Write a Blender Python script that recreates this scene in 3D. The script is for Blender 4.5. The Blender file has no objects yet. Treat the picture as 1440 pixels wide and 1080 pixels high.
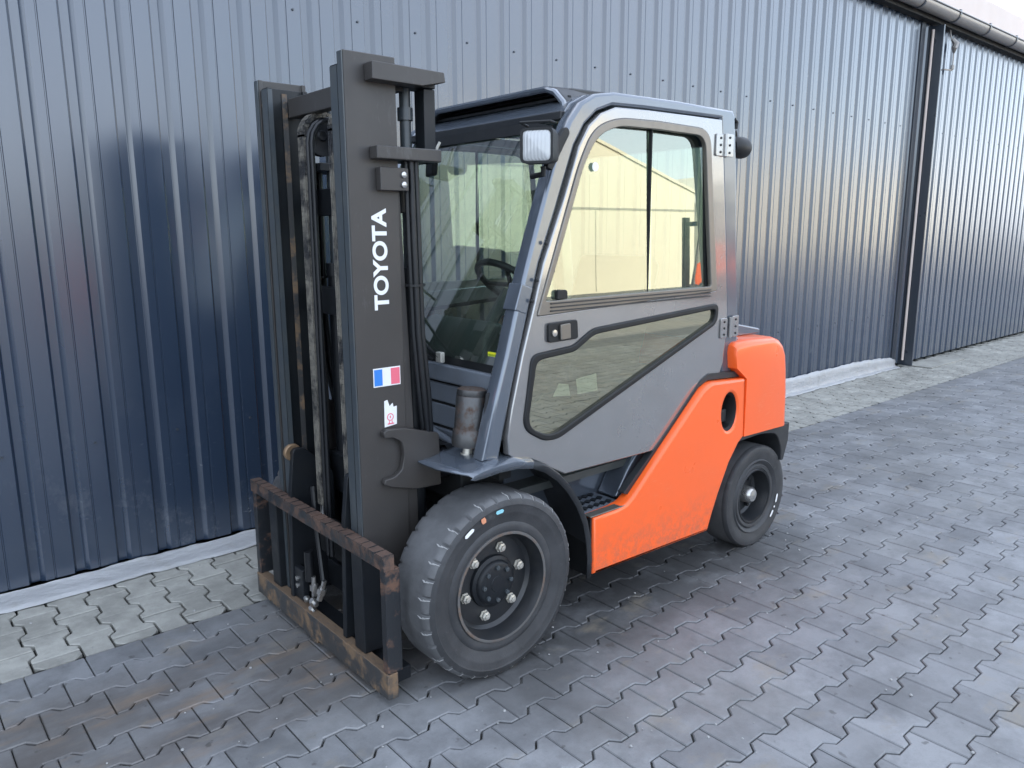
import bpy, bmesh, math, random
from mathutils import Vector, Matrix
random.seed(7)
PI = math.pi
S = bpy.context.scene
COL = S.collection

# ------------------------------------------------------------------ camera
def make_camera():
    pitch, yaw, roll = math.radians(11.2), math.radians(49.4), math.radians(-0.25)
    d = Vector((math.cos(yaw)*math.cos(pitch), math.sin(yaw)*math.cos(pitch), -math.sin(pitch)))
    r = Vector((math.sin(yaw), -math.cos(yaw), 0)); u = r.cross(d)
    c, s = math.cos(roll), math.sin(roll)
    r2 = r*c + u*s; u2 = u*c - r*s
    cam = bpy.data.cameras.new('camera'); o = bpy.data.objects.new('camera', cam); COL.objects.link(o)
    o.matrix_world = Matrix(((r2.x, u2.x, -d.x, 0), (r2.y, u2.y, -d.y, 0), (r2.z, u2.z, -d.z, 1.54), (0, 0, 0, 1)))
    cam.sensor_width = 36; cam.lens = 36*1086/1440; cam.clip_start = 0.05; cam.clip_end = 2000
    S.camera = o
make_camera()

# ------------------------------------------------------------------ light
SUN_EL, SUN_AZ = math.radians(29), math.radians(97)     # azimuth measured from +X towards +Y
W = bpy.data.worlds.new('World'); S.world = W; W.use_nodes = True
nt = W.node_tree; nt.nodes.clear()
N = nt.nodes.new
wo = N('ShaderNodeOutputWorld'); bg = N('ShaderNodeBackground'); sk = N('ShaderNodeTexSky')
sk.sky_type = 'NISHITA'; sk.sun_disc = False; sk.sun_elevation = SUN_EL; sk.sun_rotation = PI/2 - SUN_AZ
sk.air_density = 1.0; sk.dust_density = 1.5; sk.ozone_density = 1.0
tc = N('ShaderNodeTexCoord'); mp = N('ShaderNodeMapping'); mp.inputs['Scale'].default_value = (1.2, 1.2, 3.0)
nz = N('ShaderNodeTexNoise'); nz.inputs['Scale'].default_value = 2.2; nz.inputs['Detail'].default_value = 7; nz.inputs['Roughness'].default_value = .55
cr = N('ShaderNodeMapRange'); cr.inputs[1].default_value = .36; cr.inputs[2].default_value = .66; cr.inputs[3].default_value = .3; cr.inputs[4].default_value = .92
mx = N('ShaderNodeMix'); mx.data_type = 'RGBA'; mx.inputs[7].default_value = (5.2, 5.7, 6.6, 1)
nt.links.new(tc.outputs['Generated'], mp.inputs[0]); nt.links.new(mp.outputs[0], nz.inputs['Vector'])
nt.links.new(nz.outputs[0], cr.inputs[0]); nt.links.new(cr.outputs[0], mx.inputs[0]); nt.links.new(sk.outputs[0], mx.inputs[6])
nt.links.new(mx.outputs[2], bg.inputs[0]); bg.inputs[1].default_value = 0.12
nt.links.new(bg.outputs[0], wo.inputs[0])
sl = bpy.data.lights.new('sun', 'SUN'); sl.energy = 3.2; sl.angle = math.radians(.5); sl.color = (1, .95, .87)
so = bpy.data.objects.new('sun', sl); COL.objects.link(so)
sd = Vector((math.cos(SUN_AZ)*math.cos(SUN_EL), math.sin(SUN_AZ)*math.cos(SUN_EL), math.sin(SUN_EL)))
so.rotation_euler = sd.to_track_quat('Z', 'Y').to_euler(); so.location = (0, 0, 30)
S.view_settings.view_transform = 'Standard'; S.view_settings.look = 'None'; S.view_settings.gamma = 1
S.view_settings.exposure = 2.15
S.render.engine = 'CYCLES'
S.cycles.max_bounces = 10; S.cycles.transparent_max_bounces = 12

# ------------------------------------------------------------------ materials
def new_mat(name):
    m = bpy.data.materials.new(name); m.use_nodes = True
    t = m.node_tree; b = t.nodes['Principled BSDF']
    return m, t, b
def nd(t, kind, **kw):
    n = t.nodes.new(kind)
    for k, v in kw.items():
        if k.startswith('i_'): n.inputs[k[2:].replace('_', ' ')].default_value = v
        else: setattr(n, k, v)
    return n
def L(t, a, b): t.links.new(a, b)
def coords(t, space='Object'):
    if space == 'World': return nd(t, 'ShaderNodeNewGeometry').outputs['Position']
    return nd(t, 'ShaderNodeTexCoord').outputs['Object']
def noise(t, vec, scale, detail=4, rough=.6, stretch=None):
    if stretch:
        m = nd(t, 'ShaderNodeMapping'); m.inputs['Scale'].default_value = stretch; L(t, vec, m.inputs[0]); vec = m.outputs[0]
    n = nd(t, 'ShaderNodeTexNoise'); n.inputs['Scale'].default_value = scale; n.inputs['Detail'].default_value = detail
    n.inputs['Roughness'].default_value = rough; L(t, vec, n.inputs['Vector']); return n.outputs[0]
def rng(t, v, a, b, c=0., d=1., smooth=False):
    m = nd(t, 'ShaderNodeMapRange'); m.clamp = True
    if smooth: m.interpolation_type = 'SMOOTHSTEP'
    L(t, v, m.inputs[0])
    for i, x in enumerate((a, b, c, d)): m.inputs[i+1].default_value = x
    return m.outputs[0]
def mix(t, f, a, b, mode='MIX'):
    m = nd(t, 'ShaderNodeMix'); m.data_type = 'RGBA'; m.blend_type = mode
    for v, i in ((f, 0), (a, 6), (b, 7)):
        if isinstance(v, (int, float)): m.inputs[i].default_value = v
        elif isinstance(v, (tuple, list)): m.inputs[i].default_value = tuple(v)+(1,) if len(v) == 3 else v
        else: L(t, v, m.inputs[i])
    return m.outputs[2]
def mth(t, op, a, b=0.):
    m = nd(t, 'ShaderNodeMath'); m.operation = op
    for v, i in ((a, 0), (b, 1)):
        if isinstance(v, (int, float)): m.inputs[i].default_value = v
        else: L(t, v, m.inputs[i])
    return m.outputs[0]
def bump(t, b, h, strength=.3, dist=.002):
    n = nd(t, 'ShaderNodeBump'); n.inputs['Strength'].default_value = strength; n.inputs['Distance'].default_value = dist
    L(t, h, n.inputs['Height']); L(t, n.outputs[0], b.inputs['Normal'])

def paint(name, col, rough=.3, wear=0., wearcol=(.25, .26, .26), dirt=.25, dirtcol=(.16, .14, .11), coat=0., metal=0., nscale=9, spec=.5, edge=0., edgecol=None, wearstretch=(1, 1, .25), splash=0., coatior=1.5):
    m, t, b = new_mat(name); v = coords(t, 'World')
    n1 = noise(t, v, nscale, 6, .65); c = mix(t, rng(t, n1, .38, .85, 0, dirt), col, dirtcol)
    if wear:
        n2 = noise(t, v, 75, 5, .7, wearstretch); n2b = noise(t, v, 6, 4, .65); n2 = mth(t, 'ADD', mth(t, 'MULTIPLY', n2, .6), mth(t, 'MULTIPLY', n2b, .4)); c = mix(t, rng(t, n2, .57, .72, 0, min(1, wear)), c, wearcol)
    if splash:
        sx = nd(t, 'ShaderNodeSeparateXYZ'); L(t, v, sx.inputs[0]); q = mth(t, 'MULTIPLY', rng(t, sx.outputs[2], .42, .20), rng(t, noise(t, v, 24, 6, .8), .44, .62)); c = mix(t, mth(t, 'MULTIPLY', q, splash), c, (.16, .12, .09))
        fs = rng(t, noise(t, v, 130, 2, .5), .76, .79); c = mix(t, mth(t, 'MULTIPLY', fs, .5), c, (.10, .06, .04))
    if edge:
        g = nd(t, 'ShaderNodeNewGeometry'); n3 = noise(t, v, 60, 5, .7)
        e = mth(t, 'MULTIPLY', rng(t, g.outputs['Pointiness'], .515, .56), rng(t, n3, .42, .6))
        c = mix(t, mth(t, 'MULTIPLY', e, edge), c, edgecol or wearcol)
    L(t, c, b.inputs['Base Color'])
    n4 = noise(t, v, nscale*2.3, 3, .5); L(t, rng(t, n4, .25, .8, rough*.88, min(1, rough*1.18)), b.inputs['Roughness'])
    b.inputs['Metallic'].default_value = metal; b.inputs['Coat Weight'].default_value = coat; b.inputs['Coat Roughness'].default_value = .08; b.inputs['Coat IOR'].default_value = coatior
    b.inputs['Specular IOR Level'].default_value = spec
    n5 = noise(t, v, 7, 2, .5); bump(t, b, n5, .10, .004)
    return m

M = {}
M['orange'] = paint('orange_paint', (.90, .125, .020), .30, wear=.22, wearcol=(.95, .35, .18), dirt=.22, dirtcol=(.55, .11, .04), coat=.3, nscale=3, wearstretch=(.25, 1, 1.5), splash=.5)
M['grey'] = paint('slate_grey_cab_paint', (.105, .125, .155), .22, wear=.15, wearcol=(.28, .3, .32), dirt=.2, dirtcol=(.15, .15, .14), coat=.8, metal=.4, coatior=1.7)
M['door'] = paint('door_grey_paint', (.205, .20, .197), .24, wear=.5, wearcol=(.30, .30, .30), dirt=.45, dirtcol=(.16, .15, .135), coat=1., metal=.4, nscale=5, coatior=2.3, wearstretch=(1.5, 1, .5))
M['black'] = paint('black_mast_paint', (.010, .012, .015), .42, wear=.22, wearcol=(.07, .08, .085), dirt=.4, dirtcol=(.024, .023, .021), nscale=7, spec=.3)
M['mastplate'] = paint('mast_side_paint', (.040, .037, .035), .40, wear=.6, wearcol=(.10, .10, .10), dirt=.6, dirtcol=(.060, .054, .050), spec=.45, nscale=5)
M['scraped'] = paint('scraped_rail_steel', (.045, .055, .063), .34, wear=.6, wearcol=(.15, .165, .165), dirt=.5, dirtcol=(.085, .083, .072), nscale=16, wearstretch=(1.6, 1.6, .10))
M['rail_inner'] = paint('greased_rail', (.006, .008, .010), .38, dirt=.4, dirtcol=(.016, .014, .012), spec=.4)
M['dark'] = paint('dark_underbody', (.008, .009, .010), .6, dirt=.4, dirtcol=(.022, .02, .018), spec=.3)
M['trim'] = paint('dark_plastic_trim', (.018, .020, .023), .45, dirt=.25, spec=.45, dirtcol=(.07, .065, .06))
M['rubberseal'] = paint('black_rubber_seal', (.008, .009, .010), .5, dirt=.15, dirtcol=(.04, .04, .038), spec=.35)
M['steel'] = paint('bright_steel', (.55, .54, .52), .28, dirt=.3, metal=.9)
M['zinc'] = paint('zinc_fastener', (.62, .6, .54), .35, dirt=.4, dirtcol=(.2, .16, .1), metal=.55)
M['alu'] = paint('anodised_frame', (.20, .185, .165), .38, dirt=.3, metal=.7)
M['hose'] = paint('hose_rubber', (.008, .009, .011), .36, dirt=.25, dirtcol=(.035, .033, .03), spec=.4)
M['greypanel'] = paint('cowl_panel', (.17, .195, .23), .4, dirt=.4, dirtcol=(.14, .13, .12), metal=.2, wear=.2)
M['interior'] = paint('cab_interior_plastic', (.045, .052, .052), .6, dirt=.2)
M['roller'] = paint('worn_roller', (.30, .20, .12), .4, dirt=.5, dirtcol=(.12, .08, .05), metal=.5)
M['white'] = paint('white_print', (.78, .78, .77), .4, dirt=.12)
M['blue'] = paint('flag_blue', (.03, .20, .62), .4, dirt=.05)
M['pink'] = paint('flag_pink', (.75, .14, .20), .4, dirt=.05)
M['cyan'] = paint('cyan_mark', (.25, .55, .62), .5, dirt=.2)
M['orangedot'] = paint('orange_mark', (.7, .28, .15), .5, dirt=.3)
M['yellow'] = paint('yellow_sticker', (.85, .80, .03), .5, dirt=.05)
M['plastic'] = None
def rust_mat(name, base, r1, r2, amt, sc=1.):
    m, t, b = new_mat(name); v = coords(t, 'World')
    n1 = noise(t, v, 13, 8, .7); n2 = noise(t, v, 60, 6, .7); n3 = noise(t, v, 5, 4, .6)
    rc = mix(t, n2, r1, r2); f = rng(t, mth(t, 'ADD', mth(t, 'MULTIPLY', n1, .7), mth(t, 'MULTIPLY', n3, .3)), .56-amt*.22, .62-amt*.12)
    g = nd(t, 'ShaderNodeNewGeometry'); sn = nd(t, 'ShaderNodeSeparateXYZ'); L(t, g.outputs['Normal'], sn.inputs[0]); upf = mth(t, 'MULTIPLY', rng(t, sn.outputs[2], .3, .8), rng(t, n2, .3, .5)); f = mth(t, 'MAXIMUM', f, mth(t, 'MULTIPLY', upf, .85))
    L(t, mix(t, f, base, rc), b.inputs['Base Color']); L(t, rng(t, f, 0, 1, .4, .85), b.inputs['Roughness'])
    bump(t, b, mth(t, 'ADD', n2, n1), .5, .0025); return m
M['rust'] = rust_mat('rusty_carriage_paint', (.020, .022, .024), (.15, .085, .058), (.06, .040, .032), .4)
M['ochre'] = rust_mat('ochre_rusted_bar', (.045, .045, .045), (.24, .145, .075), (.10, .078, .058), .3)
M['rustlight'] = rust_mat('lightly_rusted_black', (.018, .020, .023), (.16, .08, .05), (.08, .05, .035), .12)
M['filter'] = rust_mat('worn_filter_housing', (.085, .085, .085), (.12, .075, .055), (.085, .068, .058), .2)
M['filter'].node_tree.nodes['Principled BSDF'].inputs['Metallic'].default_value = .7
M['rimedge'] = rust_mat('worn_rim_lip', (.10, .098, .095), (.16, .11, .08), (.08, .06, .05), .35)
M['rim'] = paint('black_wheel_paint', (.012, .014, .017), .38, wear=.3, wearcol=(.08, .09, .10), dirt=.5, dirtcol=(.045, .042, .038))
M['chain'] = rust_mat('oily_chain', (.03, .03, .032), (.26, .24, .20), (.12, .11, .09), .6)

def tyre_mat(name, ca, cb):
    m, t, b = new_mat(name); v = coords(t, 'World')
    n1 = noise(t, v, 7, 6, .65); n2 = noise(t, v, 90, 6, .7); n3 = noise(t, v, 26, 7, .75)
    c = mix(t, rng(t, n1, .4, .7), ca, cb); c = mix(t, rng(t, n3, .6, .74, 0, .6), c, (.10, .10, .098))
    L(t, c, b.inputs['Base Color']); b.inputs['Roughness'].default_value = .6; bump(t, b, mth(t, 'ADD', n2, n1), .35, .002); return m
M['tyre'] = tyre_mat('tyre_rubber', (.026, .027, .029), (.046, .047, .050)); M['tread'] = tyre_mat('worn_tread_rubber', (.070, .071, .073), (.115, .117, .12))
M['scar'] = paint('scuffed_rubber_edge', (.34, .34, .33), .7, dirt=.6, dirtcol=(.12, .12, .12), nscale=40)

def glass_mat(name, tint, lo, hi, rcol=(1, 1, 1)):
    m = bpy.data.materials.new(name); m.use_nodes = True; t = m.node_tree; t.nodes.clear()
    out = nd(t, 'ShaderNodeOutputMaterial'); tr = nd(t, 'ShaderNodeBsdfTransparent'); gl = nd(t, 'ShaderNodeBsdfGlossy')
    tr.inputs[0].default_value = tint+(1,); gl.inputs[0].default_value = rcol+(1,); gl.inputs['Roughness'].default_value = .012
    lw = nd(t, 'ShaderNodeLayerWeight'); lw.inputs[0].default_value = .35
    v = coords(t, 'World'); n = noise(t, v, 1.6, 2, .5); bp = nd(t, 'ShaderNodeBump'); bp.inputs['Strength'].default_value = .05; bp.inputs['Distance'].default_value = .006
    L(t, n, bp.inputs['Height']); L(t, bp.outputs[0], gl.inputs['Normal'])
    nd_ = noise(t, v, 5, 6, .7); dif = nd(t, 'ShaderNodeBsdfDiffuse'); dif.inputs[0].default_value = (.45, .44, .38, 1)
    ms = nd(t, 'ShaderNodeMixShader'); L(t, rng(t, lw.outputs['Facing'], 0, 1, lo, hi), ms.inputs[0]); L(t, tr.outputs[0], ms.inputs[1]); L(t, gl.outputs[0], ms.inputs[2])
    m2 = nd(t, 'ShaderNodeMixShader'); L(t, rng(t, nd_, .45, .8, .012, .07), m2.inputs[0]); L(t, ms.outputs[0], m2.inputs[1]); L(t, dif.outputs[0], m2.inputs[2])
    L(t, m2.outputs[0], out.inputs[0]); return m
M['sideglass'] = glass_mat('door_glass', (.55, .66, .56), .15, .58, (.97, 1, .86))
M['lowglass'] = glass_mat('lower_door_glass', (.50, .56, .44), .30, .75, (1, .96, .72))
M['screen'] = glass_mat('windscreen_glass', (.76, .88, .81), .15, .5)
M['rearglass'] = glass_mat('rear_glass', (.70, .86, .78), .05, .35)
def lens_mat():
    m, t, b = new_mat('lamp_lens'); b.inputs['Base Color'].default_value = (.50, .51, .51, 1); b.inputs['Roughness'].default_value = .12; b.inputs['Metallic'].default_value = .0
    v = coords(t, 'World'); w = nd(t, 'ShaderNodeTexWave'); w.inputs['Scale'].default_value = 30; w.bands_direction = 'Y'; L(t, v, w.inputs[0]); bump(t, b, w.outputs[1], .4, .003); return m
M['lens'] = lens_mat()

def cladding_mat():
    m, t, b = new_mat('anthracite_cladding'); v = coords(t, 'World')
    n1 = noise(t, v, 1.3, 5, .6); n2 = noise(t, v, 14, 3, .5, (1, 1, .03)); n3 = noise(t, v, 4.5, 7, .75, (1, 1, .8))
    c = mix(t, n1, (.020, .033, .058), (.026, .041, .068))
    sx = nd(t, 'ShaderNodeSeparateXYZ'); L(t, v, sx.inputs[0])
    low = rng(t, sx.outputs[2], .9, .0)
    dust = mth(t, 'MULTIPLY', rng(t, n3, .55, .75), low); c = mix(t, mth(t, 'MULTIPLY', dust, .5), c, (.17, .18, .19))
    sc = mth(t, 'MULTIPLY', rng(t, noise(t, v, 22, 6, .8, (1, 1, 2.5)), .62, .67), mth(t, 'MULTIPLY', rng(t, noise(t, v, 2.6, 2, .5), .54, .62), low))
    c = mix(t, sc, c, (.35, .37, .39)); L(t, c, b.inputs['Base Color'])
    L(t, rng(t, n2, .3, .8, .20, .28), b.inputs['Roughness']); b.inputs['Coat Weight'].default_value = 1.0; b.inputs['Coat Roughness'].default_value = .19
    b.inputs['Coat IOR'].default_value = 1.68
    n6 = noise(t, v, 2.4, 3, .5, (1, 1, .5)); bump(t, b, n6, .22, .006); return m
M['clad'] = cladding_mat()
M['cladtrim'] = paint('anthracite_trim', (.028, .036, .048), .3, dirt=.3, dirtcol=(.06, .06, .06), coat=.4, nscale=3)
M['gutter'] = paint('grey_gutter', (.30, .28, .26), .32, dirt=.3, dirtcol=(.14, .13, .12), metal=.3)
M['roof'] = paint('pale_roof_sheet', (.62, .52, .46), .5, dirt=.3, dirtcol=(.4, .36, .33), nscale=2)

def concrete(name, c1, c2, stains_shade=True, rough=.6, pits=(.05, .05, .055)):
    m, t, b = new_mat(name); v = coords(t, 'World')
    g = nd(t, 'ShaderNodeNewGeometry'); oi = nd(t, 'ShaderNodeObjectInfo')
    r = mth(t, 'FRACT', mth(t, 'ADD', g.outputs['Random Per Island'], mth(t, 'MULTIPLY', oi.outputs['Random'], 7.31)))
    c = mix(t, r, c1, c2)
    n1 = noise(t, v, 1.1, 5, .6); n2 = noise(t, v, 14, 7, .72); n3 = noise(t, v, 220, 4, .7); n4 = noise(t, v, 3.4, 6, .7)
    c = mix(t, rng(t, n2, .35, .7, 0, .45), c, tuple(x*1.7 for x in c1)); c = mix(t, rng(t, n4, .42, .72, 0, .75), c, tuple(x*.5 for x in c1)); c = mix(t, rng(t, noise(t, v, 8, 6, .75), .5, .75, 0, .5), c, tuple(x*.6 for x in c1)); c = mix(t, rng(t, n1, .45, .65, 0, .3), c, (.15, .145, .13))
    c = mix(t, rng(t, n3, .55, .75, 0, .35), c, tuple(x*.5 for x in c1))
    c = mix(t, rng(t, noise(t, v, 55, 5, .8), .66, .74, 0, .5), c, (.36, .36, .36))
    if stains_shade:
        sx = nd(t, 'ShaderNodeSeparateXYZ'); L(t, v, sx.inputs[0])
        und_stain_shade = mth(t, 'MULTIPLY', rng(t, sx.outputs[0], 1.25, 1.7, smooth=True), rng(t, sx.outputs[0], 3.9, 3.2, smooth=True))
        und_stain_shade = mth(t, 'MULTIPLY', und_stain_shade, rng(t, sx.outputs[1], 1.35, 2.0, smooth=True)); und_stain_shade = mth(t, 'MULTIPLY', und_stain_shade, rng(t, noise(t, v, 2.3, 5, .7), .30, .52, .25, .92)); c = mix(t, und_stain_shade, c, (.045, .045, .045))  # oil stains under the truck, with its contact shade painted into the colour
        # brown tyre and fork scrapes ahead of the mast, oil specks
        band = mth(t, 'MULTIPLY', rng(t, sx.outputs[1], 2.0, 2.3, smooth=True), rng(t, sx.outputs[1], 2.95, 2.6, smooth=True))
        band = mth(t, 'MULTIPLY', band, rng(t, sx.outputs[0], 1.9, 1.2, smooth=True))
        dk = mth(t, 'MULTIPLY', band, rng(t, noise(t, v, 3.2, 5, .7, (.5, 1.6, 1)), .38, .6, .2, .62)); c = mix(t, dk, c, (.075, .062, .052))
        br = mth(t, 'MULTIPLY', band, rng(t, noise(t, v, 6, 4, .6, (.5, 1.8, 1)), .52, .66)); c = mix(t, mth(t, 'MULTIPLY', br, .6), c, (.21, .155, .11))
        tan = rng(t, noise(t, v, 3.1, 5, .7, (1, 1.6, 1)), .57, .70, 0, .45); c = mix(t, tan, c, (.24, .205, .15))
        vo = nd(t, 'ShaderNodeTexVoronoi'); vo.inputs['Scale'].default_value = 1.9
        wv = mix(t, .12, v, noise(t, v, 4, 4, .6)); L(t, wv, vo.inputs['Vector'])
        ol = rng(t, vo.outputs['Distance'], .10, .05); ol = mth(t, 'MULTIPLY', ol, rng(t, noise(t, v, 1.7, 2), .46, .54)); c = mix(t, mth(t, 'MULTIPLY', ol, .85), c, (.035, .034, .033))
        sp = rng(t, noise(t, v, 17, 3, .5), .67, .72); c = mix(t, mth(t, 'MULTIPLY', sp, .6), c, (.05, .047, .043))
    L(t, c, b.inputs['Base Color']); L(t, rng(t, n2, .3, .7, rough-.13, rough+.12), b.inputs['Roughness'])
    b.inputs['Specular IOR Level'].default_value = .55
    bump(t, b, mth(t, 'ADD', mth(t, 'MULTIPLY', n3, .6), n2), .45, .0025); return m
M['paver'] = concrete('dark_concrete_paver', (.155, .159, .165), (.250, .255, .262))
M['paverlight'] = concrete('pale_concrete_paver', (.30, .295, .265), (.39, .385, .35), stains_shade=False, rough=.75)
def joint_mat():
    m, t, b = new_mat('joint_sand'); v = coords(t, 'World')
    n = noise(t, v, 9, 6, .7); n2 = noise(t, v, 2.2, 4, .6)
    sx = nd(t, 'ShaderNodeSeparateXYZ'); L(t, v, sx.inputs[0])
    pale = mth(t, 'MULTIPLY', rng(t, n2, .42, .58), mth(t, 'MULTIPLY', rng(t, sx.outputs[0], 1.2, 2.2), rng(t, sx.outputs[1], 3.0, 2.9)))
    c = mix(t, mth(t, 'MULTIPLY', pale, .8), (.022, .021, .019), (.30, .30, .29))
    moss = mth(t, 'MULTIPLY', rng(t, sx.outputs[1], 3.15, 3.35), rng(t, n, .5, .62)); c = mix(t, mth(t, 'MULTIPLY', moss, .7), c, (.05, .055, .02))
    L(t, c, b.inputs['Base Color']); b.inputs['Roughness'].default_value = .95; bump(t, b, noise(t, v, 150, 4, .7), .6, .004); return m
M['joint'] = joint_mat()
def far_ground():
    m, t, b = new_mat('yard_ground'); v = coords(t, 'World')
    br = nd(t, 'ShaderNodeTexBrick'); br.inputs['Scale'].default_value = 1; br.inputs['Brick Width'].default_value = .195; br.inputs['Row Height'].default_value = .146
    br.inputs['Mortar Size'].default_value = .006; L(t, v, br.inputs['Vector']); br.inputs['Color1'].default_value = (.11, .118, .13, 1); br.inputs['Color2'].default_value = (.145, .15, .165, 1); br.inputs['Mortar'].default_value = (.04, .04, .04, 1)
    c = mix(t, rng(t, noise(t, v, .7, 5, .6), .4, .7, 0, .5), br.outputs[0], (.15, .145, .13)); L(t, c, b.inputs['Base Color']); b.inputs['Roughness'].default_value = .7; return m
M['yard'] = far_ground()
def sheet_mat():
    m, t, b = new_mat('plastic_sheet'); v = coords(t, 'World')
    c = mix(t, noise(t, v, 4, 5, .6), (.30, .305, .31), (.44, .445, .455)); c = mix(t, rng(t, noise(t, v, 9, 5, .7), .55, .75, 0, .5), c, (.25, .24, .21))
    L(t, c, b.inputs['Base Color']); b.inputs['Roughness'].default_value = .35; bump(t, b, noise(t, v, 8, 5, .6, (1, 2, 2)), .8, .02); return m
M['plastic'] = sheet_mat()
M['tent'] = paint('white_pvc_tarp', (.62, .58, .46), .5, dirt=.12, dirtcol=(.6, .56, .46), nscale=2)
M['tentseam'] = paint('tarp_seam', (.30, .29, .24), .6)
M['container'] = paint('dark_blue_container', (.025, .04, .06), .4, dirt=.3)

# ------------------------------------------------------------------ mesh builder
class MB:
    def __init__(s): s.v = []; s.f = []
    def add(s, v, f):
        n = len(s.v); s.v += [tuple(p) for p in v]; s.f += [tuple(i+n for i in q) for q in f]; return s
    def box(s, x0, x1, y0, y1, z0, z1):
        v = [(x, y, z) for x in (x0, x1) for y in (y0, y1) for z in (z0, z1)]
        return s.add(v, [(0, 1, 3, 2), (4, 6, 7, 5), (0, 4, 5, 1), (2, 3, 7, 6), (0, 2, 6, 4), (1, 5, 7, 3)])
    def obox(s, c, ax, ay, az):                      # oriented box: centre and three half-axis vectors
        c = Vector(c); ax, ay, az = Vector(ax), Vector(ay), Vector(az)
        v = [c+ax*i+ay*j+az*k for i in (-1, 1) for j in (-1, 1) for k in (-1, 1)]
        return s.add(v, [(0, 1, 3, 2), (4, 6, 7, 5), (0, 4, 5, 1), (2, 3, 7, 6), (0, 2, 6, 4), (1, 5, 7, 3)])
    def prism(s, poly, a, b, axis='y'):              # polygon in the plane normal to axis
        n = len(poly)
        P = {'y': lambda p, w: (p[0], w, p[1]), 'x': lambda p, w: (w, p[0], p[1]), 'z': lambda p, w: (p[0], p[1], w)}[axis]
        v = [P(p, a) for p in poly]+[P(p, b) for p in poly]
        return s.add(v, [tuple(range(n)), tuple(range(2*n-1, n-1, -1))]+[(i, (i+1) % n+0, (i+1) % n+n, i+n) for i in range(n)])
    def tube(s, pts, r, n=10, cap=True):
        pts = [Vector(p) for p in pts]; rings = []; up = None
        for i, p in enumerate(pts):
            d = (pts[min(i+1, len(pts)-1)]-pts[max(i-1, 0)]).normalized()
            if up is None: up = d.orthogonal().normalized()
            up = (up-d*up.dot(d)).normalized(); w = d.cross(up); rr = r[i] if isinstance(r, (list, tuple)) else r
            rings.append([p+(up*math.cos(2*PI*k/n)+w*math.sin(2*PI*k/n))*rr for k in range(n)])
        v = [q for g in rings for q in g]; f = []
        for i in range(len(rings)-1):
            for k in range(n): f.append((i*n+k, i*n+(k+1) % n, (i+1)*n+(k+1) % n, (i+1)*n+k))
        if cap: f += [tuple(range(n))[::-1], tuple((len(rings)-1)*n+k for k in range(n))]
        return s.add(v, f)
    def lathe(s, prof, c, axis='y', n=64, mod=None): # prof: (radius, offset along axis)
        v = []; f = []
        for j, (r, o) in enumerate(prof):
            for k in range(n):
                a = 2*PI*k/n; rr = mod(j, k, r) if mod else r; p, q = rr*math.cos(a), rr*math.sin(a)
                v.append({'y': (c[0]+p, c[1]+o, c[2]+q), 'x': (c[0]+o, c[1]+p, c[2]+q), 'z': (c[0]+p, c[1]+q, c[2]+o)}[axis])
        for j in range(len(prof)-1):
            for k in range(n): f.append((j*n+k, j*n+(k+1) % n, (j+1)*n+(k+1) % n, (j+1)*n+k))
        return s.add(v, f)
    def build(s, name, mat, parent=None, bevel=0., smooth=False, seg=2, kind=None, solid=0., subd=0):
        base = Vector((0, 0, 0))
        if parent is not None: base = Vector(parent['_base'])
        me = bpy.data.meshes.new(name); me.from_pydata([Vector(p)-base for p in s.v], [], s.f); me.validate()
        bm = bmesh.new(); bm.from_mesh(me); bmesh.ops.recalc_face_normals(bm, faces=bm.faces); bm.to_mesh(me); bm.free()
        if isinstance(mat, (list, tuple)):
            for q in mat: me.materials.append(q)
        else: me.materials.append(mat)
        o = bpy.data.objects.new(name, me); COL.objects.link(o)
        if smooth or bevel:
            me.polygons.foreach_set('use_smooth', [True]*len(me.polygons))
            me.set_sharp_from_angle(angle=math.radians(38))
        if solid:
            q = o.modifiers.new('solid', 'SOLIDIFY'); q.thickness = solid; q.offset = 0
        if bevel:
            q = o.modifiers.new('bevel', 'BEVEL'); q.width = bevel; q.segments = seg; q.limit_method = 'ANGLE'; q.angle_limit = math.radians(35); q.harden_normals = True
        if parent is not None: o.parent = parent; o['_base'] = tuple(base)
        if kind: o['kind'] = kind
        return o
def rp(pts, n=5):                                    # polygon with rounded corners: (x, z, radius)
    out = []; m = len(pts)
    for i, p in enumerate(pts):
        r = p[2] if len(p) > 2 else 0; P = Vector(p[:2])
        if not r: out.append((P.x, P.y)); continue
        A = Vector(pts[i-1][:2])-P; B = Vector(pts[(i+1) % m][:2])-P
        r = min(r, A.length*.49, B.length*.49); a = P+A.normalized()*r; b = P+B.normalized()*r
        for k in range(n+1):
            t = k/n; q = a*(1-t)**2+P*2*t*(1-t)+b*t*t; out.append((q.x, q.y))
    return out
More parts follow.
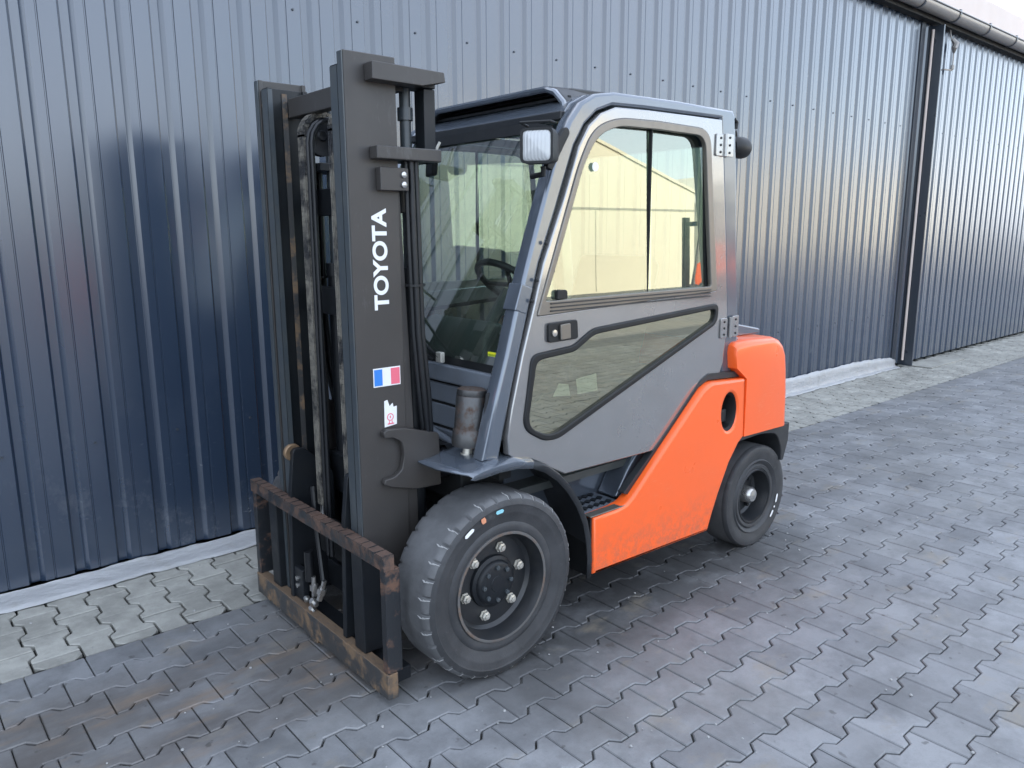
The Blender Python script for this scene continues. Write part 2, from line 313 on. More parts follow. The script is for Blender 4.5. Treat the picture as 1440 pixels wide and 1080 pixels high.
def plate(name, loops, y, th, mat, parent, bevel=.003, axis='y'):   # flat plate with holes, y is its middle
    cu = bpy.data.curves.new(name, 'CURVE'); cu.dimensions = '2D'; cu.fill_mode = 'BOTH'; cu.extrude = th/2-bevel; cu.bevel_depth = bevel; cu.bevel_resolution = 2; cu.offset = -bevel
    for lp in loops:
        sp = cu.splines.new('POLY'); sp.points.add(len(lp)-1); sp.use_cyclic_u = True
        for i, p in enumerate(lp): sp.points[i].co = (p[0], p[1], 0, 1)
    tmp = bpy.data.objects.new('tmp', cu); COL.objects.link(tmp)
    dg = bpy.context.evaluated_depsgraph_get(); dg.update(); me = bpy.data.meshes.new_from_object(tmp.evaluated_get(dg)); bpy.data.objects.remove(tmp)
    base = Vector(parent['_base']) if parent is not None else Vector((0, 0, 0))
    if axis == 'y': R = Matrix(((1, 0, 0, -base.x), (0, 0, -1, y-base.y), (0, 1, 0, -base.z), (0, 0, 0, 1)))
    elif axis == 'x': R = Matrix(((0, 0, 1, y-base.x), (1, 0, 0, -base.y), (0, 1, 0, -base.z), (0, 0, 0, 1)))
    else: R = Matrix(((1, 0, 0, -base.x), (0, 1, 0, -base.y), (0, 0, 1, y-base.z), (0, 0, 0, 1)))
    me.transform(R); me.name = name; me.materials.clear(); me.materials.append(mat)
    me.polygons.foreach_set('use_smooth', [True]*len(me.polygons)); me.set_sharp_from_angle(angle=math.radians(40))
    o = bpy.data.objects.new(name, me); COL.objects.link(o)
    if parent is not None: o.parent = parent; o['_base'] = tuple(base)
    return o
def thing(name, label, cat, loc, group=None):
    o = bpy.data.objects.new(name, None); COL.objects.link(o); o.location = loc; o.empty_display_size = .1
    o['label'] = label; o['category'] = cat; o['_base'] = tuple(loc)
    if group: o['group'] = group
    return o
def part_label(o, l): o['label'] = l; return o

# ------------------------------------------------------------------ ground and paving
ground = MB().add([(-400, -400, -.045), (400, -400, -.045), (400, 400, -.045), (-400, 400, -.045)], [(0, 1, 2, 3)]).build('ground', M['joint'], kind='structure')
GX0, GX1, GY0 = -3.0, 22.0, -3.0
yd = MB()
for a, b, c, d in ((-400, GX0, -400, 400), (GX1, 400, -400, 400), (GX0, GX1, -400, GY0)):
    yd.add([(a, c, -.006), (b, c, -.006), (b, d, -.006), (a, d, -.006)], [(0, 1, 2, 3)])
yd.build('yard', M['yard'], kind='structure')

PX, PY, AMP, GAP = .1953, .1460, .0145, .0018
def paver_outline(px, py, amp, gap):
    # H-shaped interlocking block: full-width ends, narrowed waist; long edges step in and out
    h = px/2; a = py/2
    xs = [(-h+gap, amp), (-h*.66, amp), (-h*.40, -amp), (h*.40, -amp), (h*.66, amp), (h-gap, amp)]
    top = [(x, a+s-gap) for x, s in xs]; bot = [(x, -a-s+gap) for x, s in reversed(xs)]
    return top+bot                                   # clockwise
def paver_mesh(outline, swap=False, bev=.0035, depth=.03):
    if swap: outline = [(y, x) for x, y in outline][::-1]
    n = len(outline); cx = sum(p[0] for p in outline)/n; cy = sum(p[1] for p in outline)/n
    def inset(k): 
        r = []
        for i in range(n):
            p0, p1, p2 = Vector(outline[i-1]), Vector(outline[i]), Vector(outline[(i+1) % n])
            e1 = (p1-p0).normalized(); e2 = (p2-p1).normalized(); n1 = Vector((e1.y, -e1.x)); n2 = Vector((e2.y, -e2.x))
            b = (n1+n2); b = b/max(.4, b.length_squared)*2; q = p1+b*k; r.append(q)
        return r
    ins = inset(bev)
    v = [(p[0], p[1], -depth) for p in outline]+[(p[0], p[1], -bev) for p in outline]+[(p.x, p.y, 0) for p in ins]
    f = [(i, (i+1) % n, (i+1) % n+n, i+n) for i in range(n)]+[(i+n, (i+1) % n+n, (i+1) % n+2*n, i+2*n) for i in range(n)]
    # top: two end pieces and a waist, so that it stays planar and convex
    t = 2*n
    if n == 12: f += [(t+0, t+1, t+10, t+11), (t+1, t+2, t+9, t+10), (t+2, t+3, t+8, t+9), (t+3, t+4, t+7, t+8), (t+4, t+5, t+6, t+7)]
    else: f.append(tuple(t+i for i in range(n)))
    return v, f
def mesh_from(name, v, f, mat):
    me = bpy.data.meshes.new(name); me.from_pydata(v, [], f)
    bm = bmesh.new(); bm.from_mesh(me); bmesh.ops.recalc_face_normals(bm, faces=bm.faces); bm.to_mesh(me); bm.free(); me.materials.append(mat); return me
DV, DF = paver_mesh(paver_outline(PX, PY, AMP, GAP))
LX, LY = .2070, .1350                                # pale strip: same block turned a quarter, (length along Y, pitch along X)
LV, LF = paver_mesh(paver_outline(LX, LY, AMP, GAP*2.4), swap=True)
YB = 3.012                                           # border between the two pavings
camP = Vector((0, 0, 1.54)); camR = S.camera.matrix_world.inverted()
def in_view(x, y, z=0, m=0.0):
    q = camR @ Vector((x, y, z))
    if q.z > -.2: return None
    u = .5+27.15/36*q.x/-q.z; v = .5+27.15/36*(4/3)*q.y/-q.z
    return (u, v, -q.z) if -m < u < 1+m and -m < v < 1+m else None
def hidden(x, y): return (1.35 < x < 3.4 and 2.05 < y) and not (x < 1.2)
dark_all, light_all = [], []
row = 0; y = YB-.073
k0 = 0
while y > GY0-.05:
    off = .493+(row % 2)*PX/2-.0  # joint phase
    i0 = int(math.floor((GX0-off)/PX))
    x = off+PX/2+i0*PX
    while x < GX1:
        dark_all.append((x, y+ (-.0145 if False else 0))); x += PX
    row += 1; y -= PY
x = .3475+LY/2-LY*26; col = 0
while x < GX1:
    y0 = 3.499-(col % 2)*LX/2
    j = -3
    for j in range(-3, 4):
        yc = y0+LX/2-j*LX-LX
        if YB-.02 < yc+LX/2-.04 and yc < 3.76: light_all.append((x, yc))
    x += LY; col += 1
def clip_y(v, lo, hi):                                # keep a block within the border by squeezing its overhang
    return [(a, min(max(b, lo), hi), c) for a, b, c in v]
def jitter(): return random.uniform(-.0018, .0014), random.uniform(-.006, .006), random.uniform(-.006, .006), random.uniform(-.006, .006)
def lay(name, allp, V, F, mat, parent, cap, lo, hi):
    vis = []
    for i, (px, py) in enumerate(allp):
        q = in_view(px, py)
        if q and not hidden(px, py) and lo+.08 < py < hi-.08: vis.append((q[2], i))
    vis.sort(); single = set(i for _, i in vis[:cap])
    me = mesh_from(name, V, F, mat); rv, rf = [], []
    for i, (px, py) in enumerate(allp):
        dz, rx, ry, rz = jitter()
        if i in single:
            o = bpy.data.objects.new(name, me); o.location = (px, py, dz); o.rotation_euler = (rx*.8, ry*.8, rz*.6); o.parent = parent; COL.objects.link(o)
        else:
            n = len(rv); c, s = math.cos(rz*.6), math.sin(rz*.6)
            q = [(px+a*c-b*s, py+a*s+b*c, dz+h+a*-ry*.8+b*rx*.8) for a, b, h in V]; q = [(a, (hi if b > hi-.034 else lo if b < lo+.012 else b), h) for a, b, h in q] if hi < 3.1 else [(a, (lo if b < lo+.034 else min(b, hi)), h) for a, b, h in q]
            if max(p[1] for p in q)-min(p[1] for p in q) < .02: continue
            rv += q; rf += [tuple(t+n for t in f) for f in F]
    o = bpy.data.objects.new(name, mesh_from(name, rv, rf, mat)); o.parent = parent; o['kind'] = 'stuff'; COL.objects.link(o)
sheet1 = MB().add([(GX0, GY0, -.013), (GX1, GY0, -.013), (GX1, YB, -.013), (GX0, YB, -.013)], [(0, 1, 2, 3)]).build('pavement', M['joint'], kind='structure')
sheet2 = MB().add([(GX0, YB, -.022), (GX1, YB, -.022), (GX1, 3.78, -.022), (GX0, 3.78, -.022)], [(0, 1, 2, 3)]).build('paved_strip', M['joint'], kind='structure')
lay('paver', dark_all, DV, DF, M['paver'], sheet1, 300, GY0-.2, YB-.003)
lay('paver', light_all, LV, LF, M['paverlight'], sheet2, 150, YB+.002, 3.80)

gr = MB()
for i in range(420):
    x = random.uniform(.2, 7); y = random.uniform(.4, 3.6); q = in_view(x, y)
    if not q: continue
    r = random.choice((.002, .003, .004, .006)); a = random.uniform(0, 6)
    gr.lathe([(.0001, r*.8), (r*.7, r*.6), (r, 0)], (x, y, .0015), 'z', 5)
gr.build('loose_grit', M['scar'], kind='stuff')

# ------------------------------------------------------------------ hall
hall = thing('storage_hall', 'long dark grey corrugated metal hall running behind the forklift with gutter along its eave', 'building', (8, 3.75, 0))
PER = .1775; WY = 3.75; X0 = .617; ZT = 3.74
def profile(x0, n):
    pts = []
    for i in range(n):
        b = x0+i*PER
        for dx, dy in ((0, 0), (.012, .018), (.0135, .0185), (.044, .0185), (.0455, .018), (.064, 0), (.0985, 0), (.101, .0035), (.105, .0035), (.1075, 0)): pts.append((b+dx, WY+dy))
    pts.append((x0+n*PER, WY)); return pts
def sheet_mesh(x0, n, dy=0.):
    m = MB(); p = profile(x0, n); zs = [.035, .9, 1.8, 2.7, ZT]; K = len(p)
    v = [(a, b+dy, z) for z in zs for a, b in p]; f = [(j*K+i, j*K+i+1, (j+1)*K+i+1, (j+1)*K+i) for j in range(len(zs)-1) for i in range(K-1)]
    return m.add(v, f)
first = None; xs = X0-PER*6*2; idx = 0
SHEETS = []
while xs < 9.0-PER*2:
    if first is None:
        first = sheet_mesh(xs, 6).build('cladding_sheet', M['clad'], hall); first_x = xs; o = first
        q = first.modifiers.new('solid', 'SOLIDIFY'); q.thickness = .002; q.offset = 1
    else:
        o = first.copy(); COL.objects.link(o); o.parent = hall; o.location.x = xs-first_x; o.location.y = random.uniform(0, .002)
    idx += 1; xs += PER*6
POSTX = 9.0
sheet_end = xs
# hall cladding past the post, and the long runs outside the picture
xr = POSTX+.09
for i in range(9):
    o = first.copy(); COL.objects.link(o); o.parent = hall; o.location.x = xr+i*PER*6-first_x; o.location.y = random.uniform(-.012, -.010)
sheet_mesh(xr+9*PER*6, 70).build('cladding_run', M['clad'], hall, kind='stuff')
sheet_mesh(X0-PER*6*2-PER*72, 72).build('cladding_run', M['clad'], hall, kind='stuff')
# post / downpipe cover
MB().box(POSTX+.05, POSTX+.075, 3.60, 3.765, .02, 3.64).build('corner_post', M['cladtrim'], hall, bevel=.004)
MB().tube([(POSTX+.03, 3.70, .08), (POSTX+.03, 3.70, 3.6)], .014, 10).build('cable_conduit', M['roof'], hall, smooth=True)
MB().box(POSTX-.16, POSTX-.07, 3.735, 3.76, .05, 3.68).build('cover_strip', M['cladtrim'], hall, bevel=.003)
# eave: fascia, gutter with brackets, roof slabs
g = MB(); n = 14; R_ = .078; gx0, gx1 = -13, 31; gy, gz = 3.60, 3.765
arc = [(gy+R_*math.cos(PI+PI*k/n), gz+R_*math.sin(PI+PI*k/n)) for k in range(n+1)]
arc_in = [(gy+(R_-.004)*math.cos(PI+PI*k/n), gz+(R_-.004)*math.sin(PI+PI*k/n)) for k in range(n, -1, -1)]
g.prism(arc+arc_in, gx0, gx1, 'x'); g.build('gutter', M['gutter'], hall, smooth=True)
g = MB(); g.tube([(gx0, gy-R_-.004, gz+.004), (gx1, gy-R_-.004, gz+.004)], .009, 8); g.build('gutter_bead', M['cladtrim'], hall, smooth=True)
hk = None; xk = 3.2
while xk < 16:
    if hk is None:
        hk = MB(); hk.prism([(gy+(R_+.003)*math.cos(PI+PI*k/n), gz+(R_+.003)*math.sin(PI+PI*k/n)) for k in range(n+1)]+[(gy+(R_+.009)*math.cos(PI+PI*k/n), gz+(R_+.009)*math.sin(PI+PI*k/n)) for k in range(n, -1, -1)], xk, xk+.028, 'x')
        hk.box(xk, xk+.028, gy-R_-.004, gy-R_+.02, gz+.012, gz+.03)
        hk = hk.build('gutter_bracket', M['cladtrim'], hall); hx = xk
    else:
        o = hk.copy(); COL.objects.link(o); o.parent = hall; o.location.x = xk-hx
    xk += .86
MB().box(-13, 31, 3.66, 3.745, 3.66, 3.755).build('eave_closure', M['dark'], hall)
MB().box(-13, 31, 3.685, 3.76, 3.757, 4.12).build('roof_edge_fascia', M['roof'], hall, bevel=.006)
MB().prism([(3.70, 4.122), (14, 5.6), (24.3, 4.1), (24.3, 4.0), (14, 5.5), (3.70, 4.02)], -13, 31, 'x').build('roof', M['roof'], hall)
MB().box(-13, 31, 24.1, 24.2, 0, 4.05).build('rear_wall', M['cladtrim'], hall)
MB().prism([(3.80, 0), (24.1, 0), (24.1, 4), (14, 5.48), (3.80, 4)], -12.95, -12.9, 'x').build('end_wall', M['cladtrim'], hall)
MB().prism([(3.80, 0), (24.1, 0), (24.1, 4), (14, 5.48), (3.80, 4)], 30.9, 30.95, 'x').build('end_wall', M['cladtrim'], hall)
# sheet fixing screws
sc = MB()
for i in range(-8, 50):
    for z in (.62, 2.60):
        xx = X0+i*PER*2+.14
        if xx < 8.9 or xx > 9.3: sc.lathe([(.0055, -.006), (.006, -.001), (.006, .0)], (xx, WY-.0005-(.012 if xx > 9 else 0), z), 'y', 6); sc.lathe([(.0001, -.006), (.0055, -.006)], (xx, WY-.0005-(.012 if xx > 9 else 0), z), 'y', 6)
sc.build('fixing_screws', M['zinc'] if False else M['cladtrim'], hall, kind='stuff')
# cable bracket under the gutter
cb = MB(); bx = 9.44
cb.tube([(bx, 3.70, 3.70), (bx, 3.68, 3.60), (bx+.01, 3.66, 3.52)], .006, 6)
cb.tube([(bx, 3.66, 3.56), (bx+.03, 3.63, 3.51), (bx-.01, 3.63, 3.46), (bx+.02, 3.64, 3.42)], [.02, .034, .03, .012], 8)
cb.tube([(bx+.02, 3.64, 3.42), (bx+.02, 3.64, 3.24)], .007, 6); cb.tube([(bx+.02, 3.64, 3.24), (bx-.14, 3.66, 3.23), (bx-.14, 3.73, 3.23)], .008, 6)
cb.lathe([(.0, -.02), (.02, -.02), (.02, .02), (.0, .02)], (bx+.02, 3.64, 3.27), 'z', 8)
o = cb.build('cable_hook', M['gutter'], None, smooth=True); o['label'] = 'small pale metal cable hook hanging under the gutter right of the dark post'; o['category'] = 'bracket'

# ground level plastic sheet along the wall foot
pl = MB(); NX = 420; prof_n = 9; vs = []
for i in range(NX+1):
    x = -2.5+(8.93+2.5)*i/NX; t = min(1, max(0, (x-1.6)/4.5)); rise = .012+.135*t; out = .155*(1-.55*t)
    if x > 8.2: rise *= 1-.35*(x-8.2)/.73
    wob = .006*math.sin(x*9)+.005*math.sin(x*23+1)+.004*math.sin(x*51); wb = .008*math.sin(x*4.3)+.004*math.sin(x*17)
    yw = WY-.004
    pts = [(yw-out+wob, .0035+abs(wob)*.3), (yw-out*.75+wob, .010+.3*abs(wb)), (yw-out*.5, .016+wb*.5*(1)), (yw-out*.3, .018+wb*.3), (yw-out*.16, .022+rise*.25), (yw-.018+wb*.3, .02+rise*.5), (yw-.012+wb*.3, .02+rise*.75), (yw-.008, .02+rise+wob*.5)]
    prof_n = len(pts)
    vs += [(x, a, max(b, .003)) for a, b in pts]
pl.add(vs, [(i*prof_n+j, (i+1)*prof_n+j, (i+1)*prof_n+j+1, i*prof_n+j+1) for i in range(NX) for j in range(prof_n-1)])
o = pl.build('plastic_sheet', M['plastic'], smooth=True, solid=.002); o['label'] = 'crumpled pale grey plastic sheet laid along the foot of the corrugated wall'; o['category'] = 'plastic sheet'
o = MB().box(9.16, 10.1, 3.42, 3.72, .001, .012).build('concrete_slab', M['paverlight'], bevel=.004); o['label'] = 'flat pale concrete slab at the foot of the dark post'; o['category'] = 'slab'

# ------------------------------------------------------------------ forklift
FB = (2.4, 2.525, 0.0)
F = thing('forklift', 'orange and grey forklift with glazed cab and black mast, parked beside the corrugated wall', 'forklift', FB)
CY = 2.525
def mir(y): return 2*CY-y
def both(fn):
    for s in (0, 1): fn((lambda y: y) if s == 0 else mir, s)

# --- wheels
def wheel(cx, yf, cz, R, width, rl, s, notches, front):
    # yf: outer face; s: +1 when inward is +Y, -1 for the far side
    c = (cx, yf, cz)
    P = lambda lst: [(r, o*s) for r, o in lst]
    rim = MB()
    if front:
        rim.lathe(P([(rl+.006, .014), (rl+.002, .008), (rl-.007, .008), (rl-.012, .02), (rl-.020, .045), (rl-.022, .066), (rl-.034, .078), (.075, .074), (.070, .074)]), c)
        rim.lathe(P([(.002, .074), (.075, .074)]), c)
    else:
        rim.lathe(P([(rl+.006, .020), (rl, .014), (rl-.008, .016), (rl-.016, .05), (rl-.022, .085), (rl-.035, .095), (.05, .09), (.002, .09)]), c)
    w = rim.build('wheel', M['rim'], F, smooth=True)
    n = notches*8 if notches else 72
    ty = MB()
    prof = [(rl-.004, .024), (rl+.004, .012), (rl+.018, .008), (rl+.030, .010), (rl+.036, .014), (rl+.050, .010), (R-.066, .004), (R-.058, .001), (R-.040, .002), (R-.034, -.001), (R-.014, .004), (R-.004, .014), (R, .026), (R+.0005, .036), (R+.001, width*.5), (R+.0005, width-.040), (R, width-.030), (R-.004, width-.014), (R-.014, width-.004), (R-.06, width), (rl, width-.01)]
    if not front: prof = [(rl-.004, .026), (rl+.006, .014), (rl+.020, .012), (rl+.028, .020), (rl+.036, .012), (rl+.046, .006), (rl+.052, .012), (R-.040, .006), (R-.02, .004), (R-.008, .007), (R-.001, .016), (R, .030), (R, width*.5), (R-.002, width-.03), (R-.015, width-.01), (rl, width-.01)]
    def mod(j, k, r):
        if notches and k % 8 == 0:
            if j in (10, 18): return r-.006
            if j in (11, 17): return r-.012
            if j in (12, 16): return r-.006
        return r
    ty.lathe(P(prof), c, n=n, mod=mod); t = ty.build('tyre', [M['tyre'], M['tread']], w, smooth=True)
    a0, a1 = (10, 18) if front else (11, 15)
    for k, pl_ in enumerate(t.data.polygons):
        if a0 <= k//n < a1: pl_.material_index = 1
    if front and s > 0:
        sc = MB()
        for k in range(notches):
            if k % 2 and random.random() < .35: continue
            a = 2*PI*(k*8+.8)/n; e = random.uniform(.6, 1)
            v = []
            for (r, o, aa) in ((R-.003, .0135, a), (R+.0012, .030+.022*e, a+.006), (R+.0012, .030+.004*e, a+.024), (R-.003, .0135, a+.014)):
                v.append((cx+r*math.cos(aa), yf+o, cz+r*math.sin(aa)))
            sc.add(v, [(0, 1, 2, 3)])
            v = [(cx+r*math.cos(aa), yf+o, cz+r*math.sin(aa)) for r, o, aa in ((R-.0145, .0028, a), (R-.003, .0128, a), (R-.003, .0128, a+.008), (R-.0145, .0028, a+.006))]
            sc.add(v, [(0, 1, 2, 3)])
        sc.build('tread_scuffs', M['scar'], w, solid=.001, kind='stuff')
    hub = MB()
    y2 = yf-.030*s
    if front:
        hub.lathe(P([(.097, .104), (.094, .094), (.082, .088), (.078, .078), (.070, .073), (.030, .071), (.028, .068), (.002, .067)]), (cx, y2, cz), n=40); hub.build('hub', M['black'], w, smooth=True)
        for k in range(6):
            a = 2*PI*k/6+.22; nx_, nz_ = cx+.124*math.cos(a), cz+.124*math.sin(a)
            q = MB(); q.lathe(P([(.020, .104), (.020, .100), (.0165, .100), (.0165, .088), (.009, .086), (.009, .080), (.001, .079)]), (nx_, y2, nz_), n=6); q.build('lug_nut', M['zinc'], w)
        for k in range(8):
            a = 2*PI*k/8; q = MB(); q.lathe(P([(.0085, .076), (.0085, .065), (.001, .064)]), (cx+.060*math.cos(a), y2, cz+.060*math.sin(a)), n=6)
            q.build('hub_bolt', M['scraped'], w)
    else:
        hub.lathe(P([(.042, .09), (.040, .035), (.030, .022), (.001, .018)]), c, n=28); hub.build('hub_cap', M['steel'], w, smooth=True)
        for k in range(6):
            a = 2*PI*k/6; q = MB(); q.lathe(P([(.010, .09), (.010, .07), (.001, .069)]), (cx+.078*math.cos(a), yf, cz+.078*math.sin(a)), n=6)
            q.build('wheel_bolt', M['black'], w)
    # rubbed rim edge
    q = MB(); q.lathe(P([(rl+.003, .0075), (rl-.001, .0065), (rl-.007, .0075)] if front else [(rl+.001, .0125), (rl-.006, .0135)]), c); q.build('rim_edge', M['rimedge'] if front else M['black'], w, smooth=True)
    return w
FWX, FWZ, FR = 1.60, .327, .330
wheel(FWX, 1.908, FWZ, FR, .208, .196, 1, 34, True)
wheel(FWX, mir(1.908), FWZ, FR, .208, .196, -1, 34, True)
wheel(3.27, 1.965, .252, .256, .19, .135, 1, 0, False)
wheel(3.27, mir(1.965), .252, .256, .19, .135, -1, 0, False)
def sidewall_mark(cx, cz, yf, r, a0, a1, w, mat, name='sidewall_mark'):
    m = MB(); k = 8; v = []
    for i in range(k+1):
        a = math.radians(a0+(a1-a0)*i/k); e = w*math.sqrt(max(0., 1-(2*i/k-1)**8)) ; v += [(cx+(r-e)*math.cos(a), yf, cz+(r-e)*math.sin(a)), (cx+(r+e)*math.cos(a), yf, cz+(r+e)*math.sin(a))]
    m.add(v, [(2*i, 2*i+1, 2*i+3, 2*i+2) for i in range(k)]); return m.build(name, mat, F, solid=.001)
sidewall_mark(FWX, FWZ, 1.9058, FR-.046, 118, 127, .0065, M['white'])
sidewall_mark(FWX, FWZ, 1.9058, FR-.046, 107, 111, .010, M['orangedot'])
sidewall_mark(FWX, FWZ, 1.9058, FR-.046, 91, 98, .0065, M['cyan'])
sidewall_mark(3.27, .252, 1.9665, .192, -22, -8, .006, M['white'])
sidewall_mark(3.27, .252, 1.9665, .192, -46, -34, .006, M['white'])
sidewall_mark(3.27, .252, 1.9665, .192, -30, -27, .005, M['white'])

# --- mast
def channel(x0, x1, yo, s, th, fl, z0, z1, fth=.018):
    # plan outline of a channel whose web is at yo and whose flanges run inward (s)
    return [(x0, yo), (x1, yo), (x1, yo+s*fl), (x1-fth, yo+s*fl), (x1-fth, yo+s*th), (x0+fth, yo+s*th), (x0+fth, yo+s*fl), (x0, yo+s*fl)]
MZ = 2.078
def mast(f, side):
    s = 1 if side == 0 else -1
    yo = f(2.20)
    r = MB().prism(channel(1.222, 1.405, yo, s, .020, .030, .09, MZ, .016), .09, MZ, 'z').build('outer_mast_rail', M['mastplate'], F, bevel=.003)
    # widening strap at the rear lower half of the rail
    MB().prism([(1.4055, .14), (1.450, .14), (1.446, .60), (1.430, 1.15), (1.408, 1.75), (1.4055, 1.75)], f(2.206), f(2.226)).build('rail_rib', M['mastplate'], F, bevel=.002)
    # scraped front edge
    MB().box(1.2165, 1.2215, min(f(2.201), f(2.229)), max(f(2.201), f(2.229)), .095, MZ-.003).build('rail_wear_edge', M['scraped'], F, bevel=.001)
    yi = f(2.243)
    I = [(1.226, yi), (1.226, yi+s*.048), (1.244, yi+s*.048), (1.244, yi+s*.032), (1.362, yi+s*.032), (1.362, yi+s*.048), (1.380, yi+s*.048), (1.380, yi), (1.362, yi), (1.362, yi+s*.016), (1.244, yi+s*.016), (1.244, yi)]
    MB().prism(I, .10, 2.045, 'z').build('inner_mast_rail', M['rail_inner'], F, bevel=.002)
    MB().box(1.2235, 1.2255, min(yi+s*.002, yi+s*.046), max(yi+s*.002, yi+s*.046), .105, 2.04).build('rail_wear_edge', M['scraped'], F)
    MB().box(1.2265, 1.2435, min(yi+s*.0485, yi+s*.0495), max(yi+s*.0485, yi+s*.0495), .105, 2.04).build('rail_wear_edge', M['scraped'], F)
    # roller track rubbed bare inside the rail
    ys = yi+s*.0335
    MB().box(1.285, 1.305, min(ys, ys+s*.002), max(ys, ys+s*.002), .62, 2.03).build('roller_track', M['ochre'], F)
    # top roller
    MB().lathe([(.001, -.011), (.030, -.011), (.033, -.008), (.033, .008), (.030, .011), (.001, .011)], (1.262, f(2.232), 1.99), 'y', 24).build('mast_roller', M['roller'], F, smooth=True)
    # lift cylinder behind the rail
    q = MB(); q.tube([(1.478, f(2.262), .22), (1.478, f(2.262), 1.42)], .034, 20); q.lathe([(.034, 0), (.040, .0), (.040, .05), (.034, .05)], (1.478, f(2.262), 1.37), 'z', 20); q.build('lift_cylinder', M['black'], F, smooth=True)
    q = MB(); q.tube([(1.478, f(2.262), 1.42), (1.478, f(2.262), 2.0)], .019, 16); q.lathe([(.019, 0), (.026, .0), (.026, .04), (.019, .04)], (1.478, f(2.262), 1.90), 'z', 16); q.build('cylinder_rod', M['scraped'], F, smooth=True)
both(mast)
# top and middle stay plates of the outer rails
def stays(f, side):
    s = 1 if side == 0 else -1
    pt = rp([(1.292, 1.995), (1.292, 2.048, .006), (1.56, 2.044), (1.565, 2.014), (1.475, 1.994)])
    MB().prism(pt, f(2.150), f(2.199)).build('top_stay_plate', M['mastplate'], F, bevel=.003)
    MB().box(1.407, 1.56, min(f(2.202), f(2.29)), max(f(2.202), f(2.29)), 2.0, 2.030).build('rod_top_plate', M['black'], F, bevel=.003)
    MB().box(1.30, 1.545, min(f(2.152), f(2.198)), max(f(2.152), f(2.198)), 1.763, 1.803).build('middle_stay_plate', M['mastplate'], F, bevel=.004)
    MB().box(1.515, 1.560, min(f(2.205), f(2.262)), max(f(2.205), f(2.262)), 1.765, 1.998).build('stay_post', M['black'], F, bevel=.003)
    MB().box(1.408, 1.56, min(f(2.20), f(2.31)), max(f(2.20), f(2.31)), 1.765, 1.795).build('cylinder_clamp', M['black'], F, bevel=.003)
    MB().box(1.320, 1.425, min(f(2.170), f(2.198)), max(f(2.170), f(2.198)), 1.668, 1.740).build('hose_clamp_block', M['mastplate'], F, bevel=.003)
    for z in (1.687, 1.718):
        MB().lathe([(.010, 0), (.010, -s*.006), (.004, -s*.010), (.0005, -s*.010)], (1.405, f(2.170), z), 'y', 12).build('clamp_bolt', M['steel'], F, smooth=True)
both(stays)
MB().box(1.425, 1.46, 2.24, 2.81, 1.985, 2.04).build('outer_mast_crossbar', M['black'], F, bevel=.004)
MB().box(1.42, 1.455, 2.235, 2.815, 1.60, 1.70).build('outer_mast_crossbar', M['black'], F, bevel=.004)
MB().box(1.42, 1.455, 2.235, 2.815, .50, .66).build('outer_mast_crossbar', M['black'], F, bevel=.004)
MB().box(1.40, 1.44, 2.235, 2.815, .10, .24).build('outer_mast_crossbar', M['black'], F, bevel=.004)
MB().box(1.30, 1.34, 2.292, 2.758, 1.945, 2.012).build('inner_mast_crossbar', M['mastplate'], F, bevel=.004)
MB().box(1.345, 1.375, 2.292, 2.758, 1.24, 1.34).build('inner_mast_crossbar', M['black'], F, bevel=.004)
MB().box(1.345, 1.375, 2.292, 2.758, .13, .24).build('inner_mast_crossbar', M['black'], F, bevel=.004)
# sheaves, chains, hose
def sheave(y, hosey):
    MB().lathe([(.001, -.014), (.015, -.016), (.020, -.010), (.050, -.010), (.066, -.014), (.070, -.014), (.062, -.006), (.062, .006), (.070, .014), (.066, .014), (.050, .010), (.001, .010)], (1.345, y, 1.872), 'y', 40).build('chain_sheave', M['black'], F, smooth=True)
    ch = MB(); n = 0; zz = 1.87
    def link(p, d, nrm):
        d = Vector(d).normalized(); nn = Vector(nrm)
        for k in range(4):
            yy = -.0165+.011*k; ch.obox(Vector(p)+Vector((0, yy, 0)), d*.0086, Vector((0, .0032, 0)), nn*.0095)
        ch.tube([Vector(p)+d*.0085+Vector((0, -.023, 0)), Vector(p)+d*.0085+Vector((0, .023, 0))], .0046, 6)
    for i in range(14):
        a = PI*i/13; p = (1.345-.071*math.cos(a), y, 1.872+.071*math.sin(a)); link(p, (math.sin(a), 0, math.cos(a)), (math.cos(a), 0, -math.sin(a)))
    z = 1.862
    while z > .52: link((1.345-.071, y, z), (0, 0, 1), (1, 0, 0)); z -= .0185
    z = 1.862
    while z > 1.2: link((1.345+.071, y, z), (0, 0, 1), (1, 0, 0)); z -= .0185
    ch.build('lift_chain', M['chain'], F)
    MB().tube([(1.274, y, .53), (1.274, y, .42)], .010, 10).build('chain_anchor', M['steel'], F, smooth=True)
sheave(2.60, 0); sheave(2.378, 0)
def hosepath(y, r, off=0.):
    pts = [(1.245+off, y, .34), (1.247+off, y, 1.0), (1.25+off, y, 1.70)]
    for i in range(9):
        a = PI*i/8; pts.append((1.345-(.095-off)*math.cos(a), y, 1.84+(.095-off)*math.sin(a)))
    pts += [(1.44-off*.5, y, 1.6), (1.44-off*.5, y, .9)]
    MB().tube(pts, r, 10).build('mast_hose', M['hose'], F, smooth=True)
hosepath(2.538, .008, .012); hosepath(2.516, .008, .016)
